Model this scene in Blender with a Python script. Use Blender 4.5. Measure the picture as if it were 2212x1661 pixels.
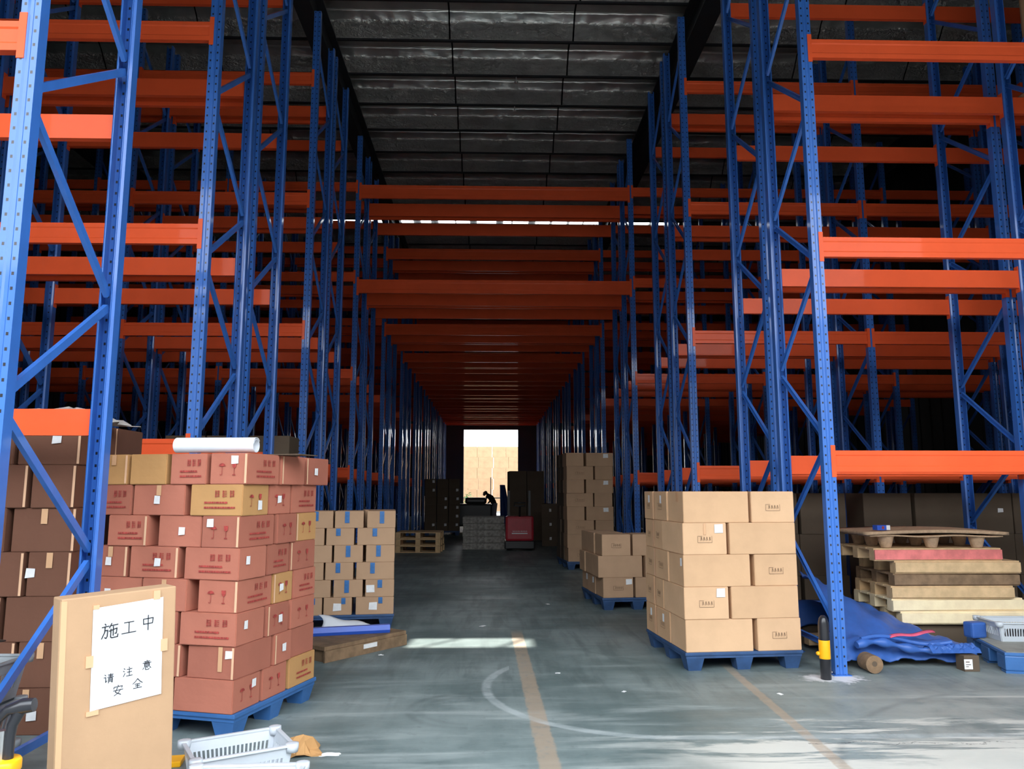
import bpy, bmesh, math, random
from math import sin, cos, pi, radians, sqrt, atan2
from mathutils import Vector, Matrix, Euler

# ------------------------------------------------------------------ clear
for o in list(bpy.data.objects):
    bpy.data.objects.remove(o, do_unlink=True)
sc = bpy.context.scene
COL = sc.collection
R = random.Random(7)

# ------------------------------------------------------------------ camera
cd = bpy.data.cameras.new('camera'); cam = bpy.data.objects.new('camera', cd); COL.objects.link(cam)
cd.sensor_fit = 'HORIZONTAL'; cd.sensor_width = 36.0
cd.lens = 36.0 * 1650 / 2212
cd.clip_start = 0.05; cd.clip_end = 300
cam.location = (0, 0, 1.5)
cam.rotation_euler = (radians(90 + 7.918), 0, radians(-1.479))
sc.camera = cam

# ------------------------------------------------------------------ world, sun, exposure
sc.view_settings.view_transform = 'Standard'
sc.view_settings.look = 'None'
sc.view_settings.gamma = 1.0
sc.view_settings.use_curve_mapping = False
sc.view_settings.exposure = 0.3
W = bpy.data.worlds.new('sky'); sc.world = W; W.use_nodes = True
wn = W.node_tree.nodes; wl = W.node_tree.links
bg = wn['Background']; bg.inputs['Strength'].default_value = 6.5
wtc = wn.new('ShaderNodeTexCoord'); wsep = wn.new('ShaderNodeSeparateXYZ'); wr = wn.new('ShaderNodeValToRGB')
wl.new(wtc.outputs['Generated'], wsep.inputs[0]); wl.new(wsep.outputs['Z'], wr.inputs[0])
wr.color_ramp.elements[0].position = 0.0; wr.color_ramp.elements[0].color = (0.98, 0.99, 1.0, 1)
wr.color_ramp.elements[1].position = 0.9; wr.color_ramp.elements[1].color = (0.80, 0.90, 1.0, 1)
wl.new(wr.outputs['Color'], bg.inputs['Color'])

sd = bpy.data.lights.new('sun', 'SUN'); sd.energy = 12.0; sd.angle = radians(0.53); sd.color = (1.0, 0.95, 0.86)
sun = bpy.data.objects.new('sun', sd); COL.objects.link(sun)
SUN_EL = radians(66)
sun_to = Vector((0.10, cos(SUN_EL), sin(SUN_EL))).normalized()      # towards the sun
sun.rotation_euler = sun_to.to_track_quat('Z', 'Y').to_euler()

def portal(name, loc, rot, sx, sy):
    l = bpy.data.lights.new(name, 'AREA'); l.shape = 'RECTANGLE'; l.size = sx; l.size_y = sy
    l.cycles.is_portal = True
    o = bpy.data.objects.new(name, l); COL.objects.link(o); o.location = loc; o.rotation_euler = rot
portal('sky_portal_front', (1.0, 1.3, 3.15), (radians(90), 0, 0), 12.0, 6.3)
portal('sky_portal_rear', (-0.08, 46.3, 2.57), (radians(-90), 0, 0), 3.3, 5.1)

# ------------------------------------------------------------------ node expression helper
class NX:
    def __init__(s, nt): s.nt = nt
    def n(s, t, **k):
        x = s.nt.nodes.new(t)
        for a, b in k.items(): setattr(x, a, b)
        return x
    def m(s, op, *a):
        x = s.n('ShaderNodeMath', operation=op)
        for i, v in enumerate(a):
            if isinstance(v, (int, float)): x.inputs[i].default_value = v
            else: s.nt.links.new(v, x.inputs[i])
        return x.outputs[0]
    def add(s, a, b): return s.m('ADD', a, b)
    def sub(s, a, b): return s.m('SUBTRACT', a, b)
    def mul(s, a, b): return s.m('MULTIPLY', a, b)
    def mx(s, a, b): return s.m('MAXIMUM', a, b)
    def mn(s, a, b): return s.m('MINIMUM', a, b)
    def ab(s, a): return s.m('ABSOLUTE', a)
    def lt(s, a, b): return s.m('LESS_THAN', a, b)
    def gt(s, a, b): return s.m('GREATER_THAN', a, b)
    def step(s, v, lo, hi, a=0.0, b=1.0):
        x = s.n('ShaderNodeMapRange', interpolation_type='SMOOTHSTEP')
        s.nt.links.new(v, x.inputs[0])
        for i, q in enumerate((lo, hi, a, b)): x.inputs[1 + i].default_value = q
        return x.outputs[0]
    def coord(s):
        t = s.n('ShaderNodeTexCoord'); return t.outputs['Object']
    def xyz(s, v):
        x = s.n('ShaderNodeSeparateXYZ'); s.nt.links.new(v, x.inputs[0]); return x.outputs
    def scale(s, v, sc_):
        x = s.n('ShaderNodeMapping'); x.inputs['Scale'].default_value = sc_; s.nt.links.new(v, x.inputs[0]); return x.outputs[0]
    def noise(s, v, scale, detail=4, rough=0.55, dist=0.0):
        x = s.n('ShaderNodeTexNoise'); x.inputs['Scale'].default_value = scale; x.inputs['Detail'].default_value = detail
        x.inputs['Roughness'].default_value = rough; x.inputs['Distortion'].default_value = dist
        s.nt.links.new(v, x.inputs['Vector']); return x.outputs[0]
    def mix(s, f, a, b):
        x = s.n('ShaderNodeMix', data_type='RGBA')
        for sock, v in ((x.inputs[0], f), (x.inputs[6], a), (x.inputs[7], b)):
            if isinstance(v, (int, float)): sock.default_value = v
            elif isinstance(v, tuple): sock.default_value = (*v, 1)
            else: s.nt.links.new(v, sock)
        return x.outputs[2]

def lin(r, g, b):
    f = lambda c: (c / 255 / 12.92) if c <= 10 else ((c / 255 + 0.055) / 1.055) ** 2.4
    return (f(r), f(g), f(b))

def mat(name, col, rough=0.6, metal=0.0, var=0.0, vscale=6.0, bump=0.0, bscale=40.0, spec=0.5, coat=0.0, trans=0.0, alpha=1.0):
    m = bpy.data.materials.new(name); m.use_nodes = True
    nt = m.node_tree; p = nt.nodes['Principled BSDF']; x = NX(nt)
    p.inputs['Base Color'].default_value = (*col, 1); p.inputs['Roughness'].default_value = rough
    p.inputs['Metallic'].default_value = metal; p.inputs['Specular IOR Level'].default_value = spec
    p.inputs['Coat Weight'].default_value = coat; p.inputs['Coat Roughness'].default_value = 0.07
    p.inputs['Transmission Weight'].default_value = trans; p.inputs['Alpha'].default_value = alpha
    c = x.coord()
    if var > 0:
        n = x.noise(c, vscale, 5, 0.6)
        f = x.step(n, 0.3, 0.7)
        lo = tuple(v * (1 - var) for v in col); hi = tuple(min(1, v * (1 + var)) for v in col)
        nt.links.new(x.mix(f, lo, hi), p.inputs['Base Color'])
    if bump > 0:
        b = x.n('ShaderNodeBump'); b.inputs['Strength'].default_value = bump; b.inputs['Distance'].default_value = 0.01
        nt.links.new(x.noise(c, bscale, 4), b.inputs['Height']); nt.links.new(b.outputs[0], p.inputs['Normal'])
    return m

M = {}
BLUE = lin(56, 112, 196); ORANGE = (0.84, 0.108, 0.032)
# post paint with the two columns of punched slots of the front face
def post_mat():
    m = mat('blue_post_paint', BLUE, 0.44, spec=0.4, coat=0.45)
    nt = m.node_tree; x = NX(nt); p = nt.nodes['Principled BSDF']
    c = x.xyz(x.coord())
    fx = x.lt(x.ab(x.sub(x.ab(c['X']), 0.030)), 0.0065)
    fz = x.lt(x.m('PINGPONG', c['Z'], 0.0375), 0.0085)
    fy = x.lt(c['Y'], -0.030)
    h = x.mul(x.mul(fx, fz), fy)
    n = x.step(x.noise(x.coord(), 3.0, 6, 0.65), 0.35, 0.7)
    base = x.mix(n, tuple(v * 0.88 for v in BLUE), BLUE)
    nt.links.new(x.mix(h, base, (0.004, 0.006, 0.012)), p.inputs['Base Color'])
    return m
M['post'] = post_mat()
M['blue'] = mat('blue_brace_paint', BLUE, 0.42, var=0.08, coat=0.4)
M['orange'] = mat('orange_beam_paint', ORANGE, 0.5, var=0.05, vscale=2, spec=0.15, coat=0.5); M['orange'].node_tree.nodes['Principled BSDF'].inputs['Coat Roughness'].default_value = 0.04; M['orange'].node_tree.nodes['Principled BSDF'].inputs['Coat IOR'].default_value = 1.2
M['steel'] = mat('zinc_steel', (0.5, 0.5, 0.5), 0.35, 1.0)
M['white'] = mat('white_paper', lin(218, 222, 230), 0.7)
M['label'] = mat('label_paper', lin(232, 232, 232), 0.55, var=0.05, vscale=30)
M['ink'] = mat('black_ink', (0.012, 0.012, 0.015), 0.6)
M['redink'] = mat('red_print', lin(164, 62, 56), 0.75, var=0.35, vscale=45)
M['darkink'] = mat('brown_print', lin(80, 55, 40), 0.75, var=0.4, vscale=80)
def carton(name, rgb, var=0.06):
    m = mat(name, lin(*rgb), 0.78, var=var, vscale=2.5, bump=0.12, bscale=25, spec=0.25); return m
M['c_red'] = carton('reddish_cardboard', (180, 112, 92))
M['c_red2'] = carton('dull_reddish_cardboard', (166, 102, 84))
M['c_yel'] = carton('yellowish_cardboard', (188, 142, 92))
M['c_tan'] = carton('tan_cardboard', (206, 167, 130))
M['c_tan2'] = carton('light_tan_cardboard', (213, 174, 137))
M['c_mid'] = carton('greyish_cardboard', (182, 148, 118))
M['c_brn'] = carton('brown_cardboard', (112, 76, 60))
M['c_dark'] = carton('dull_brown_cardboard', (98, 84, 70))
M['c_edge'] = mat('pale_cut_cardboard', lin(225, 180, 145), 0.8)
M['tape'] = mat('clear_brown_tape', lin(214, 168, 128), 0.25, spec=0.6)
M['bluetape'] = mat('blue_tape', lin(55, 110, 170), 0.35, var=0.15, vscale=20)
M['pl_blue'] = mat('blue_plastic', lin(58, 106, 165), 0.42, var=0.1, bump=0.08)
M['pl_blue_d'] = mat('dark_blue_plastic', lin(46, 76, 118), 0.55, var=0.2)  # darker, rougher version of the blue plastic
M['wood'] = mat('pallet_wood', lin(214, 180, 136), 0.8, var=0.12, vscale=9, bump=0.3)
M['wood_l'] = mat('pale_pine', lin(250, 228, 188), 0.75, var=0.08, vscale=7, bump=0.2)
M['wood_d'] = mat('weathered_wood', lin(132, 106, 80), 0.85, var=0.25, vscale=8, bump=0.4)
M['wood_g'] = mat('grey_weathered_wood', lin(150, 146, 140), 0.85, var=0.35, vscale=14, bump=0.4)
M['wood_r'] = mat('pink_painted_wood', lin(236, 130, 125), 0.75, var=0.2, vscale=6)
M['press'] = mat('pressed_wood', lin(190, 158, 126), 0.85, var=0.15, vscale=25, bump=0.3)
M['black'] = mat('black_rubber', (0.015, 0.015, 0.017), 0.4)
M['blackp'] = mat('black_plastic', (0.02, 0.02, 0.024), 0.28)
M['yellow'] = mat('safety_yellow', lin(250, 180, 20), 0.35)
M['tarp'] = mat('blue_tarpaulin', lin(56, 98, 172), 0.45, var=0.12, vscale=5, bump=0.2, bscale=18)
M['tarp_pink'] = mat('pink_cloth', lin(225, 95, 125), 0.6, var=0.2)
M['crate'] = mat('milky_plastic', lin(196, 202, 208), 0.35, var=0.04)
M['crateg'] = mat('grey_plastic', lin(150, 156, 160), 0.45, var=0.12)
M['foam'] = mat('white_foam', lin(230, 234, 240), 0.6, var=0.03)
M['bluefoam'] = mat('blue_edge_board', lin(48, 92, 200), 0.4, var=0.06)
M['redpaint'] = mat('red_truck_paint', lin(175, 30, 48), 0.4, var=0.1)
M['film'] = mat('grey_plastic_film', lin(170, 165, 160), 0.3, var=0.2, vscale=20, bump=0.5, bscale=30)
M['beige'] = mat('beige_sack', lin(190, 150, 110), 0.85, var=0.1, vscale=3, bump=0.2, bscale=12)
M['skin'] = mat('skin', lin(200, 150, 120), 0.5)
M['cloth_d'] = mat('dark_cloth', lin(38, 34, 44), 0.9)
M['cloth_w'] = mat('pale_cloth', lin(200, 205, 215), 0.9)
M['hair'] = mat('black_hair', (0.01, 0.008, 0.007), 0.6)
M['green'] = mat('green_leaves', lin(60, 140, 70), 0.6, var=0.3, vscale=10)
M['wallp'] = mat('dull_wall_sheet', lin(72, 70, 66), 0.7, var=0.08, vscale=0.8)
M['opposite'] = mat('added_grey_facade', lin(120, 124, 126), 0.8, var=0.08, vscale=0.5)
M['asphalt'] = mat('dark_asphalt', lin(110, 110, 108), 0.9, var=0.1, vscale=0.6)
M['darksteel'] = mat('dark_rafter_paint', lin(60, 62, 66), 0.5)
M['concrete'] = mat('outside_concrete', lin(178, 176, 170), 0.85, var=0.1, vscale=0.6)

# ------------------------------------------------------------------ mesh builder
class MB:
    def __init__(s): s.v = []; s.f = []; s.mi = []; s.mats = []; s.sm = []
    def slot(s, m):
        m = M[m] if isinstance(m, str) else m
        if m not in s.mats: s.mats.append(m)
        return s.mats.index(m)
    def add(s, vs, fs, m, smooth=False, T=None):
        o = len(s.v); k = s.slot(m)
        s.v += [tuple(T @ Vector(p)) if T is not None else tuple(p) for p in vs]
        s.f += [tuple(o + i for i in f) for f in fs]; s.mi += [k] * len(fs); s.sm += [smooth] * len(fs)
        return s
    def box(s, x0, x1, y0, y1, z0, z1, m, bev=0.0, T=None):
        if bev <= 0:
            vs = [(x, y, z) for x in (x0, x1) for y in (y0, y1) for z in (z0, z1)]
            fs = [(0, 1, 3, 2), (4, 6, 7, 5), (0, 4, 5, 1), (2, 3, 7, 6), (0, 2, 6, 4), (1, 5, 7, 3)]
            return s.add(vs, fs, m, False, T)
        bm = bmesh.new(); bmesh.ops.create_cube(bm, size=1)
        for v in bm.verts:
            v.co = Vector(((x0 + x1) / 2 + v.co.x * (x1 - x0), (y0 + y1) / 2 + v.co.y * (y1 - y0), (z0 + z1) / 2 + v.co.z * (z1 - z0)))
        bmesh.ops.bevel(bm, geom=bm.edges[:], offset=bev, segments=2, affect='EDGES', profile=0.6)
        bm.verts.index_update()
        vs = [v.co.copy() for v in bm.verts]; fs = [[v.index for v in f.verts] for f in bm.faces]; bm.free()
        return s.add(vs, fs, m, False, T)
    def prism(s, prof, a, b, m, axis='z', T=None, caps=True, smooth=False):
        n = len(prof)
        def P(q, h):
            return (q[0], q[1], h) if axis == 'z' else ((h, q[0], q[1]) if axis == 'x' else (q[0], h, q[1]))
        vs = [P(q, a) for q in prof] + [P(q, b) for q in prof]
        fs = [(i, (i + 1) % n, n + (i + 1) % n, n + i) for i in range(n)]
        if caps: fs += [tuple(range(n - 1, -1, -1)), tuple(range(n, 2 * n))]
        return s.add(vs, fs, m, smooth, T)
    def tube(s, pts, r, m, n=10, T=None, caps=True, smooth=True):
        pts = [Vector(p) for p in pts]; rs = r if isinstance(r, (list, tuple)) else [r] * len(pts)
        vs = []; fs = []; up = None
        for i, p in enumerate(pts):
            d = (pts[min(i + 1, len(pts) - 1)] - pts[max(i - 1, 0)]).normalized()
            if up is None: up = Vector((0, 0, 1)) if abs(d.z) < 0.9 else Vector((1, 0, 0))
            a = d.cross(up).normalized(); b = d.cross(a).normalized(); up = a.cross(d)
            for k in range(n):
                t = 2 * pi * k / n; vs.append(p + (a * cos(t) + b * sin(t)) * rs[i])
        for i in range(len(pts) - 1):
            for k in range(n):
                fs.append((i * n + k, i * n + (k + 1) % n, (i + 1) * n + (k + 1) % n, (i + 1) * n + k))
        s.add(vs, fs, m, smooth, T)
        if caps: s.add(vs[:n] + vs[-n:], [tuple(range(n - 1, -1, -1)), tuple(range(n, 2 * n))], m, False, T)
        return s
    def lathe(s, prof, m, n=20, T=None, smooth=True):
        vs = []; fs = []
        for (r, z) in prof:
            for k in range(n): vs.append((r * cos(2 * pi * k / n), r * sin(2 * pi * k / n), z))
        for i in range(len(prof) - 1):
            for k in range(n): fs.append((i * n + k, i * n + (k + 1) % n, (i + 1) * n + (k + 1) % n, (i + 1) * n + k))
        fs.append(tuple(range(n - 1, -1, -1))); fs.append(tuple((len(prof) - 1) * n + k for k in range(n)))
        return s.add(vs, fs, m, smooth, T)
    def grid(s, fn, nu, nv, m, smooth=True, T=None, thick=0.0):
        vs = [Vector(fn(i / nu, j / nv)) for j in range(nv + 1) for i in range(nu + 1)]
        fs = [(j * (nu + 1) + i, j * (nu + 1) + i + 1, (j + 1) * (nu + 1) + i + 1, (j + 1) * (nu + 1) + i) for j in range(nv) for i in range(nu)]
        if thick:
            n0 = len(vs); vs2 = [v - Vector((0, 0, thick)) for v in vs]
            f2 = [tuple(n0 + q for q in reversed(f)) for f in fs]
            w = nu + 1
            ring = [i for i in range(w)] + [j * w + nu for j in range(1, nv + 1)] + [nv * w + i for i in range(nu - 1, -1, -1)] + [j * w for j in range(nv - 1, 0, -1)]
            f3 = [(ring[(k + 1) % len(ring)], ring[k], n0 + ring[k], n0 + ring[(k + 1) % len(ring)]) for k in range(len(ring))]
            vs += vs2; fs = fs + f2 + f3
        return s.add(vs, fs, m, smooth, T)
    def build(s, name, parent=None, loc=None, rot=None):
        me = bpy.data.meshes.new(name); me.from_pydata(s.v, [], s.f)
        for m in s.mats: me.materials.append(m)
        me.polygons.foreach_set('material_index', s.mi); me.polygons.foreach_set('use_smooth', s.sm)
        me.update()
        o = bpy.data.objects.new(name, me); COL.objects.link(o)
        if parent: o.parent = parent
        if loc: o.location = loc
        if rot is not None: o.rotation_euler = (0, 0, rot) if isinstance(rot, (int, float)) else rot
        return o

def tag(o, label=None, cat=None, group=None, kind=None):
    if label: o['label'] = label
    if cat: o['category'] = cat
    if group: o['group'] = group
    if kind: o['kind'] = kind
    elif cat: o['kind'] = 'thing'
    return o
def empty(name, loc=(0, 0, 0), rz=0.0):
    o = bpy.data.objects.new(name, None); COL.objects.link(o); o.empty_display_size = 0.2
    o.location = loc; o.rotation_euler = (0, 0, rz); return o
def copy_tree(o, parent=None):
    c = o.copy(); COL.objects.link(c); c.parent = parent
    for ch in list(o.children): copy_tree(ch, c)
    return c
def rot_T(loc, rz=0.0, rx=0.0, ry=0.0): return Matrix.Translation(loc) @ Euler((rx, ry, rz)).to_matrix().to_4x4()
ORD = ['first', 'second', 'third', 'fourth', 'fifth', 'sixth', 'seventh', 'eighth', 'ninth', 'tenth', 'eleventh', 'twelfth']

# ------------------------------------------------------------------ setting
XL, XR, YF, YB, ZC = -19.0, 13.5, 1.2, 46.0, 12.3

def floor_mat():
    m = bpy.data.materials.new('worn_painted_floor'); m.use_nodes = True
    nt = m.node_tree; p = nt.nodes['Principled BSDF']; x = NX(nt)
    co = x.coord(); c = x.xyz(co); X, Y = c['X'], c['Y']
    n1 = x.noise(co, 0.7, 6, 0.6); n2 = x.noise(x.scale(co, (0.5, 3.5, 1)), 1.3, 7, 0.65, 0.4); n3 = x.noise(co, 9, 6, 0.7)
    n4 = x.noise(x.scale(co, (1.0, 1.0, 1)), 2.3, 6, 0.65, 0.8)
    n5 = x.noise(x.scale(co, (4.0, 0.55, 1)), 1.6, 6, 0.62, 0.5)
    base = x.mix(x.step(n1, 0.35, 0.65), lin(94, 110, 110), lin(134, 147, 146))
    base = x.mix(x.mul(x.step(n5, 0.42, 0.68), x.step(Y, 5.2, 6.6, 0.15, 0.6)), base, lin(80, 94, 94))
    base = x.mix(x.mul(x.step(n2, 0.48, 0.72), x.step(Y, 7.5, 5.2, 0.2, 0.7)), base, lin(168, 177, 175))
    base = x.mix(x.mul(x.step(n3, 0.55, 0.74), 0.45), base, lin(84, 95, 95))
    # paler beige and grey areas towards the entrance on the right, broken by noise
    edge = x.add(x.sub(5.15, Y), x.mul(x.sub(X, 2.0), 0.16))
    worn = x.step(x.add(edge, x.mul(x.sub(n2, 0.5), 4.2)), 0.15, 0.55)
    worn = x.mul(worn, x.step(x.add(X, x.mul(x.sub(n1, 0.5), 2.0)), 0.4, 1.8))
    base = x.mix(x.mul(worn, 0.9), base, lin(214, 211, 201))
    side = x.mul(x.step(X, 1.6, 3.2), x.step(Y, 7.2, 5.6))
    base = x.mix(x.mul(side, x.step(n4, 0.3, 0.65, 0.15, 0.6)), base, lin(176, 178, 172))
    # white powder spilt round the foot of the right rack
    d = x.m('SQRT', x.add(x.m('POWER', x.sub(X, 2.75), 2.0), x.m('POWER', x.mul(x.sub(Y, 6.38), 1.5), 2.0)))
    pw = x.step(x.add(d, x.mul(x.sub(n4, 0.5), 1.0)), 0.26, 0.12)
    base = x.mix(pw, base, lin(228, 228, 230))
    # tan floor stripes
    wob = x.mul(x.sub(n3, 0.5), 0.05)
    def stripe(x0, y0, x1, y1, w, base, s):
        k = (x1 - x0) / (y1 - y0)
        dx = x.ab(x.sub(x.sub(X, x0), x.mul(x.sub(Y, y0), k)))
        q = x.step(x.add(dx, wob), w * 0.5 + 0.01, w * 0.5 - 0.01)
        q = x.mul(q, x.mul(x.step(Y, y0 - 0.2, y0), x.step(Y, y1 + 0.5, y1)))
        q = x.mul(q, x.step(n3, 0.30, 0.5, 0.45, 1.0))
        return x.mix(x.mul(q, s), base, lin(174, 153, 130))
    base = stripe(0.345, 3.0, 0.27, 8.2, 0.12, base, 0.7)
    base = stripe(1.86, 2.5, 2.02, 6.6, 0.075, base, 0.6)
    # pale tyre scuff curving out of the aisle to the right
    cxr, cyr, rr = 1.20, 6.15, 1.24
    dd = x.ab(x.sub(x.m('SQRT', x.add(x.m('POWER', x.sub(X, cxr), 2.0), x.m('POWER', x.sub(Y, cyr), 2.0))), rr))
    arc = x.mul(x.step(x.add(dd, x.mul(wob, 0.8)), 0.05, 0.02), x.mul(x.lt(X, cxr), x.step(Y, 7.4, 6.4)))
    arc = x.mul(arc, x.lt(Y, 8.0)); arc = x.mul(arc, x.mx(x.lt(Y, cyr), x.lt(X, 0.15)))
    ln = x.mul(x.mul(x.step(x.add(x.ab(x.sub(Y, cyr - rr)), x.mul(wob, 0.8)), 0.06, 0.02), x.gt(X, cxr)), x.step(n2, 0.3, 0.5, 0.4, 1))
    base = x.mix(x.mul(x.mul(x.mx(arc, ln), x.step(n4, 0.3, 0.6, 0.3, 1.0)), 0.5), base, lin(196, 205, 206))
    # dark round skid marks
    for (ax, ay, ar, s_) in ((-0.15, 5.55, 0.42, 0.35), (-0.15, 5.55, 0.33, 0.22), (3.1, 9.5, 3.0, 0.3), (4.2, 3.6, 2.4, 0.3)):
        q = x.ab(x.sub(x.m('SQRT', x.add(x.m('POWER', x.sub(X, ax), 2.0), x.m('POWER', x.sub(Y, ay), 2.0))), ar))
        q = x.mul(x.mul(x.step(q, 0.05, 0.0), x.lt(X, ax)), x.step(n4, 0.4, 0.6))
        base = x.mix(x.mul(q, s_), base, lin(74, 84, 84))
    # crack near the entrance
    cr = x.lt(x.ab(x.sub(x.sub(Y, 4.78), x.mul(x.sub(n4, 0.5), 0.35))), 0.005)
    cr = x.mul(cr, x.gt(X, 1.9))
    base = x.mix(x.mul(cr, 0.6), base, lin(70, 78, 78))
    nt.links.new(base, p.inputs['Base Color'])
    nt.links.new(x.step(n2, 0.3, 0.7, 0.42, 0.62), p.inputs['Roughness'])
    b = x.n('ShaderNodeBump'); b.inputs['Strength'].default_value = 0.15; b.inputs['Distance'].default_value = 0.01
    nt.links.new(n3, b.inputs['Height']); nt.links.new(b.outputs[0], p.inputs['Normal'])
    return m
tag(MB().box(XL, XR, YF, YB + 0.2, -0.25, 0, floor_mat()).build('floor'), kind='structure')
tag(MB().box(-60, 60, -40, YF, -0.27, -0.02, 'asphalt').build('ground'), kind='structure')
tag(MB().box(-60, 60, YB + 0.2, 110, -0.27, -0.02, 'asphalt').build('ground'), kind='structure')

# front wall round the loading entrance, added unseen; opening sized to limit daylight
b = MB()
b.box(XL, -5.0, YF - 0.15, YF, 0, 12.9, 'wallp'); b.box(7.0, XR, YF - 0.15, YF, 0, 12.9, 'wallp'); b.box(-5.0, 7.0, YF - 0.15, YF, 6.3, 12.9, 'wallp')
tag(b.build('added_wall_front'), kind='structure')
# corrugated side walls, thick
def sheet_wall(name, x0, x1):
    b = MB(); b.box(x0, x1, YF, YB + 0.2, 0, 12.9, 'wallp')
    y = YF + 0.3; inner = x1 if x0 < 0 else x0; s = 1 if x0 < 0 else -1
    while y < YB:
        b.box(min(inner, inner + s * 0.03), max(inner, inner + s * 0.03), y, y + 0.06, 0, 12.1, 'wallp'); y += 0.6
    tag(b.build(name), kind='structure')
sheet_wall('wall_left', XL - 0.2, XL); sheet_wall('wall_right', XR, XR + 0.2)
# back wall with door opening x -1.71..1.55, z 0..5.15
DX0, DX1, DZ = -1.71, 1.55, 5.15
b = MB()
b.box(XL, DX0, YB, YB + 0.2, 0, 12.9, 'wallp'); b.box(DX1, XR, YB, YB + 0.2, 0, 12.9, 'wallp'); b.box(DX0, DX1, YB, YB + 0.2, DZ, 12.9, 'wallp')
tag(b.build('wall_back'), kind='structure')
b = MB()
b.box(DX0 - 0.12, DX0, YB - 0.05, YB + 0.25, 0, DZ + 0.12, 'darksteel'); b.box(DX1, DX1 + 0.12, YB - 0.05, YB + 0.25, 0, DZ + 0.12, 'darksteel')
b.box(DX0, DX1, YB - 0.05, YB + 0.25, DZ, DZ + 0.12, 'darksteel')
tag(b.build('door_1'), kind='structure')
b = MB(); b.box(-6, 6, YB + 0.2, YB + 5.0, 5.62, 5.75, 'darksteel'); b.box(-6, 6, YB + 4.9, YB + 5.0, 5.55, 5.85, 'darksteel')  # canopy added outside the far door to keep sun off the floor
tag(b.build('trim_0'), kind='structure')

# foil-lined ceiling, one sagging bay per purlin, with the skylight slot and the small torn hole left open
def foil_mat():
    m = bpy.data.materials.new('crinkled_foil'); m.use_nodes = True
    nt = m.node_tree; p = nt.nodes['Principled BSDF']; x = NX(nt)
    co = x.coord(); c = x.xyz(co)
    seam = x.mx(x.lt(x.ab(x.add(c['X'], 1.03)), 0.02), x.lt(x.ab(x.sub(c['X'], 1.87)), 0.02))
    seam = x.mx(seam, x.lt(x.m('PINGPONG', x.add(c['X'], 3.93), 1.45), 0.015))
    n = x.noise(x.scale(co, (1, 1, 2)), 1.2, 5)
    base = x.mix(x.step(n, 0.3, 0.7), (0.72, 0.715, 0.68), (0.90, 0.89, 0.85))
    nt.links.new(x.mix(seam, base, (0.02, 0.02, 0.02)), p.inputs['Base Color'])
    p.inputs['Metallic'].default_value = 0.9; p.inputs['Roughness'].default_value = 0.31
    low = x.step(c['Z'], ZC + 0.02, ZC - 0.08)
    hgt = x.add(x.noise(x.scale(co, (1, 2.0, 2.0)), 5.0, 5, 0.6, 1.2), x.mul(x.noise(co, 16, 3), 0.4))
    b = x.n('ShaderNodeBump'); b.inputs['Distance'].default_value = 0.12
    nt.links.new(x.add(0.04, x.mul(low, 0.85)), b.inputs['Strength'])
    nt.links.new(hgt, b.inputs['Height']); nt.links.new(b.outputs[0], p.inputs['Normal'])
    return m
FOIL = foil_mat()
PUR0 = 16.7 - 1.5 * 10
SKY0, SKY1 = 29.85, 30.45
HOLE = Vector((-0.18, 7.9, 0)) + sun_to * (12.3 / sun_to.z)
b = MB(); n = 0
def ceil_strip(y0, z0, y1, z1, x0, x1, m):
    b.add([(x0, y0, z0), (x1, y0, z0), (x1, y1, z1), (x0, y1, z1)], [(0, 1, 2, 3)], m)
CRK = MB()
def crinkle(y0):
    rr = random.Random(int(y0 * 10)); nu, nv = 460, 9
    ph = [(rr.uniform(0, 6), rr.uniform(0.6, 7), rr.uniform(0.2, 1)) for _ in range(14)]
    cr = [rr.uniform(-1, 1) for _ in range(nu + 2)]
    def fn(u, v):
        x = XL + (XR - XL) * u; yy = y0 + 1.04 + 0.46 * v
        z = ZC + 0.15 - 0.48 * (v ** 1.15)
        w = sin(v * pi) ** 0.6
        k = sum(a * sin(x * f + p + v * 2.5 * a) for p, f, a in ph) / 14
        i = int(u * nu); k2 = cr[i] * 0.6 + cr[i + 1] * 0.4
        crease = math.exp(-((v - 0.55) / 0.09) ** 2) * 0.02
        dy = w * (0.05 * k + 0.02 * k2 * (0.4 + v) + rr.uniform(-1, 1) * 0.010)
        return (x, yy + dy - crease, z + w * (0.03 * k + rr.uniform(-1, 1) * 0.014))
    CRK.grid(fn, nu, nv, FOIL)
y = PUR0
XH0, XH1 = HOLE.x - 0.62, HOLE.x + 0.62
YH0, YH1 = HOLE.y - 0.40, HOLE.y + 0.40
RH = Vector((-0.18, 7.9, 0)) + sun_to * ((ZC + 0.385) / sun_to.z); RH0, RH1 = RH.y - 0.23, RH.y + 0.23
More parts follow.
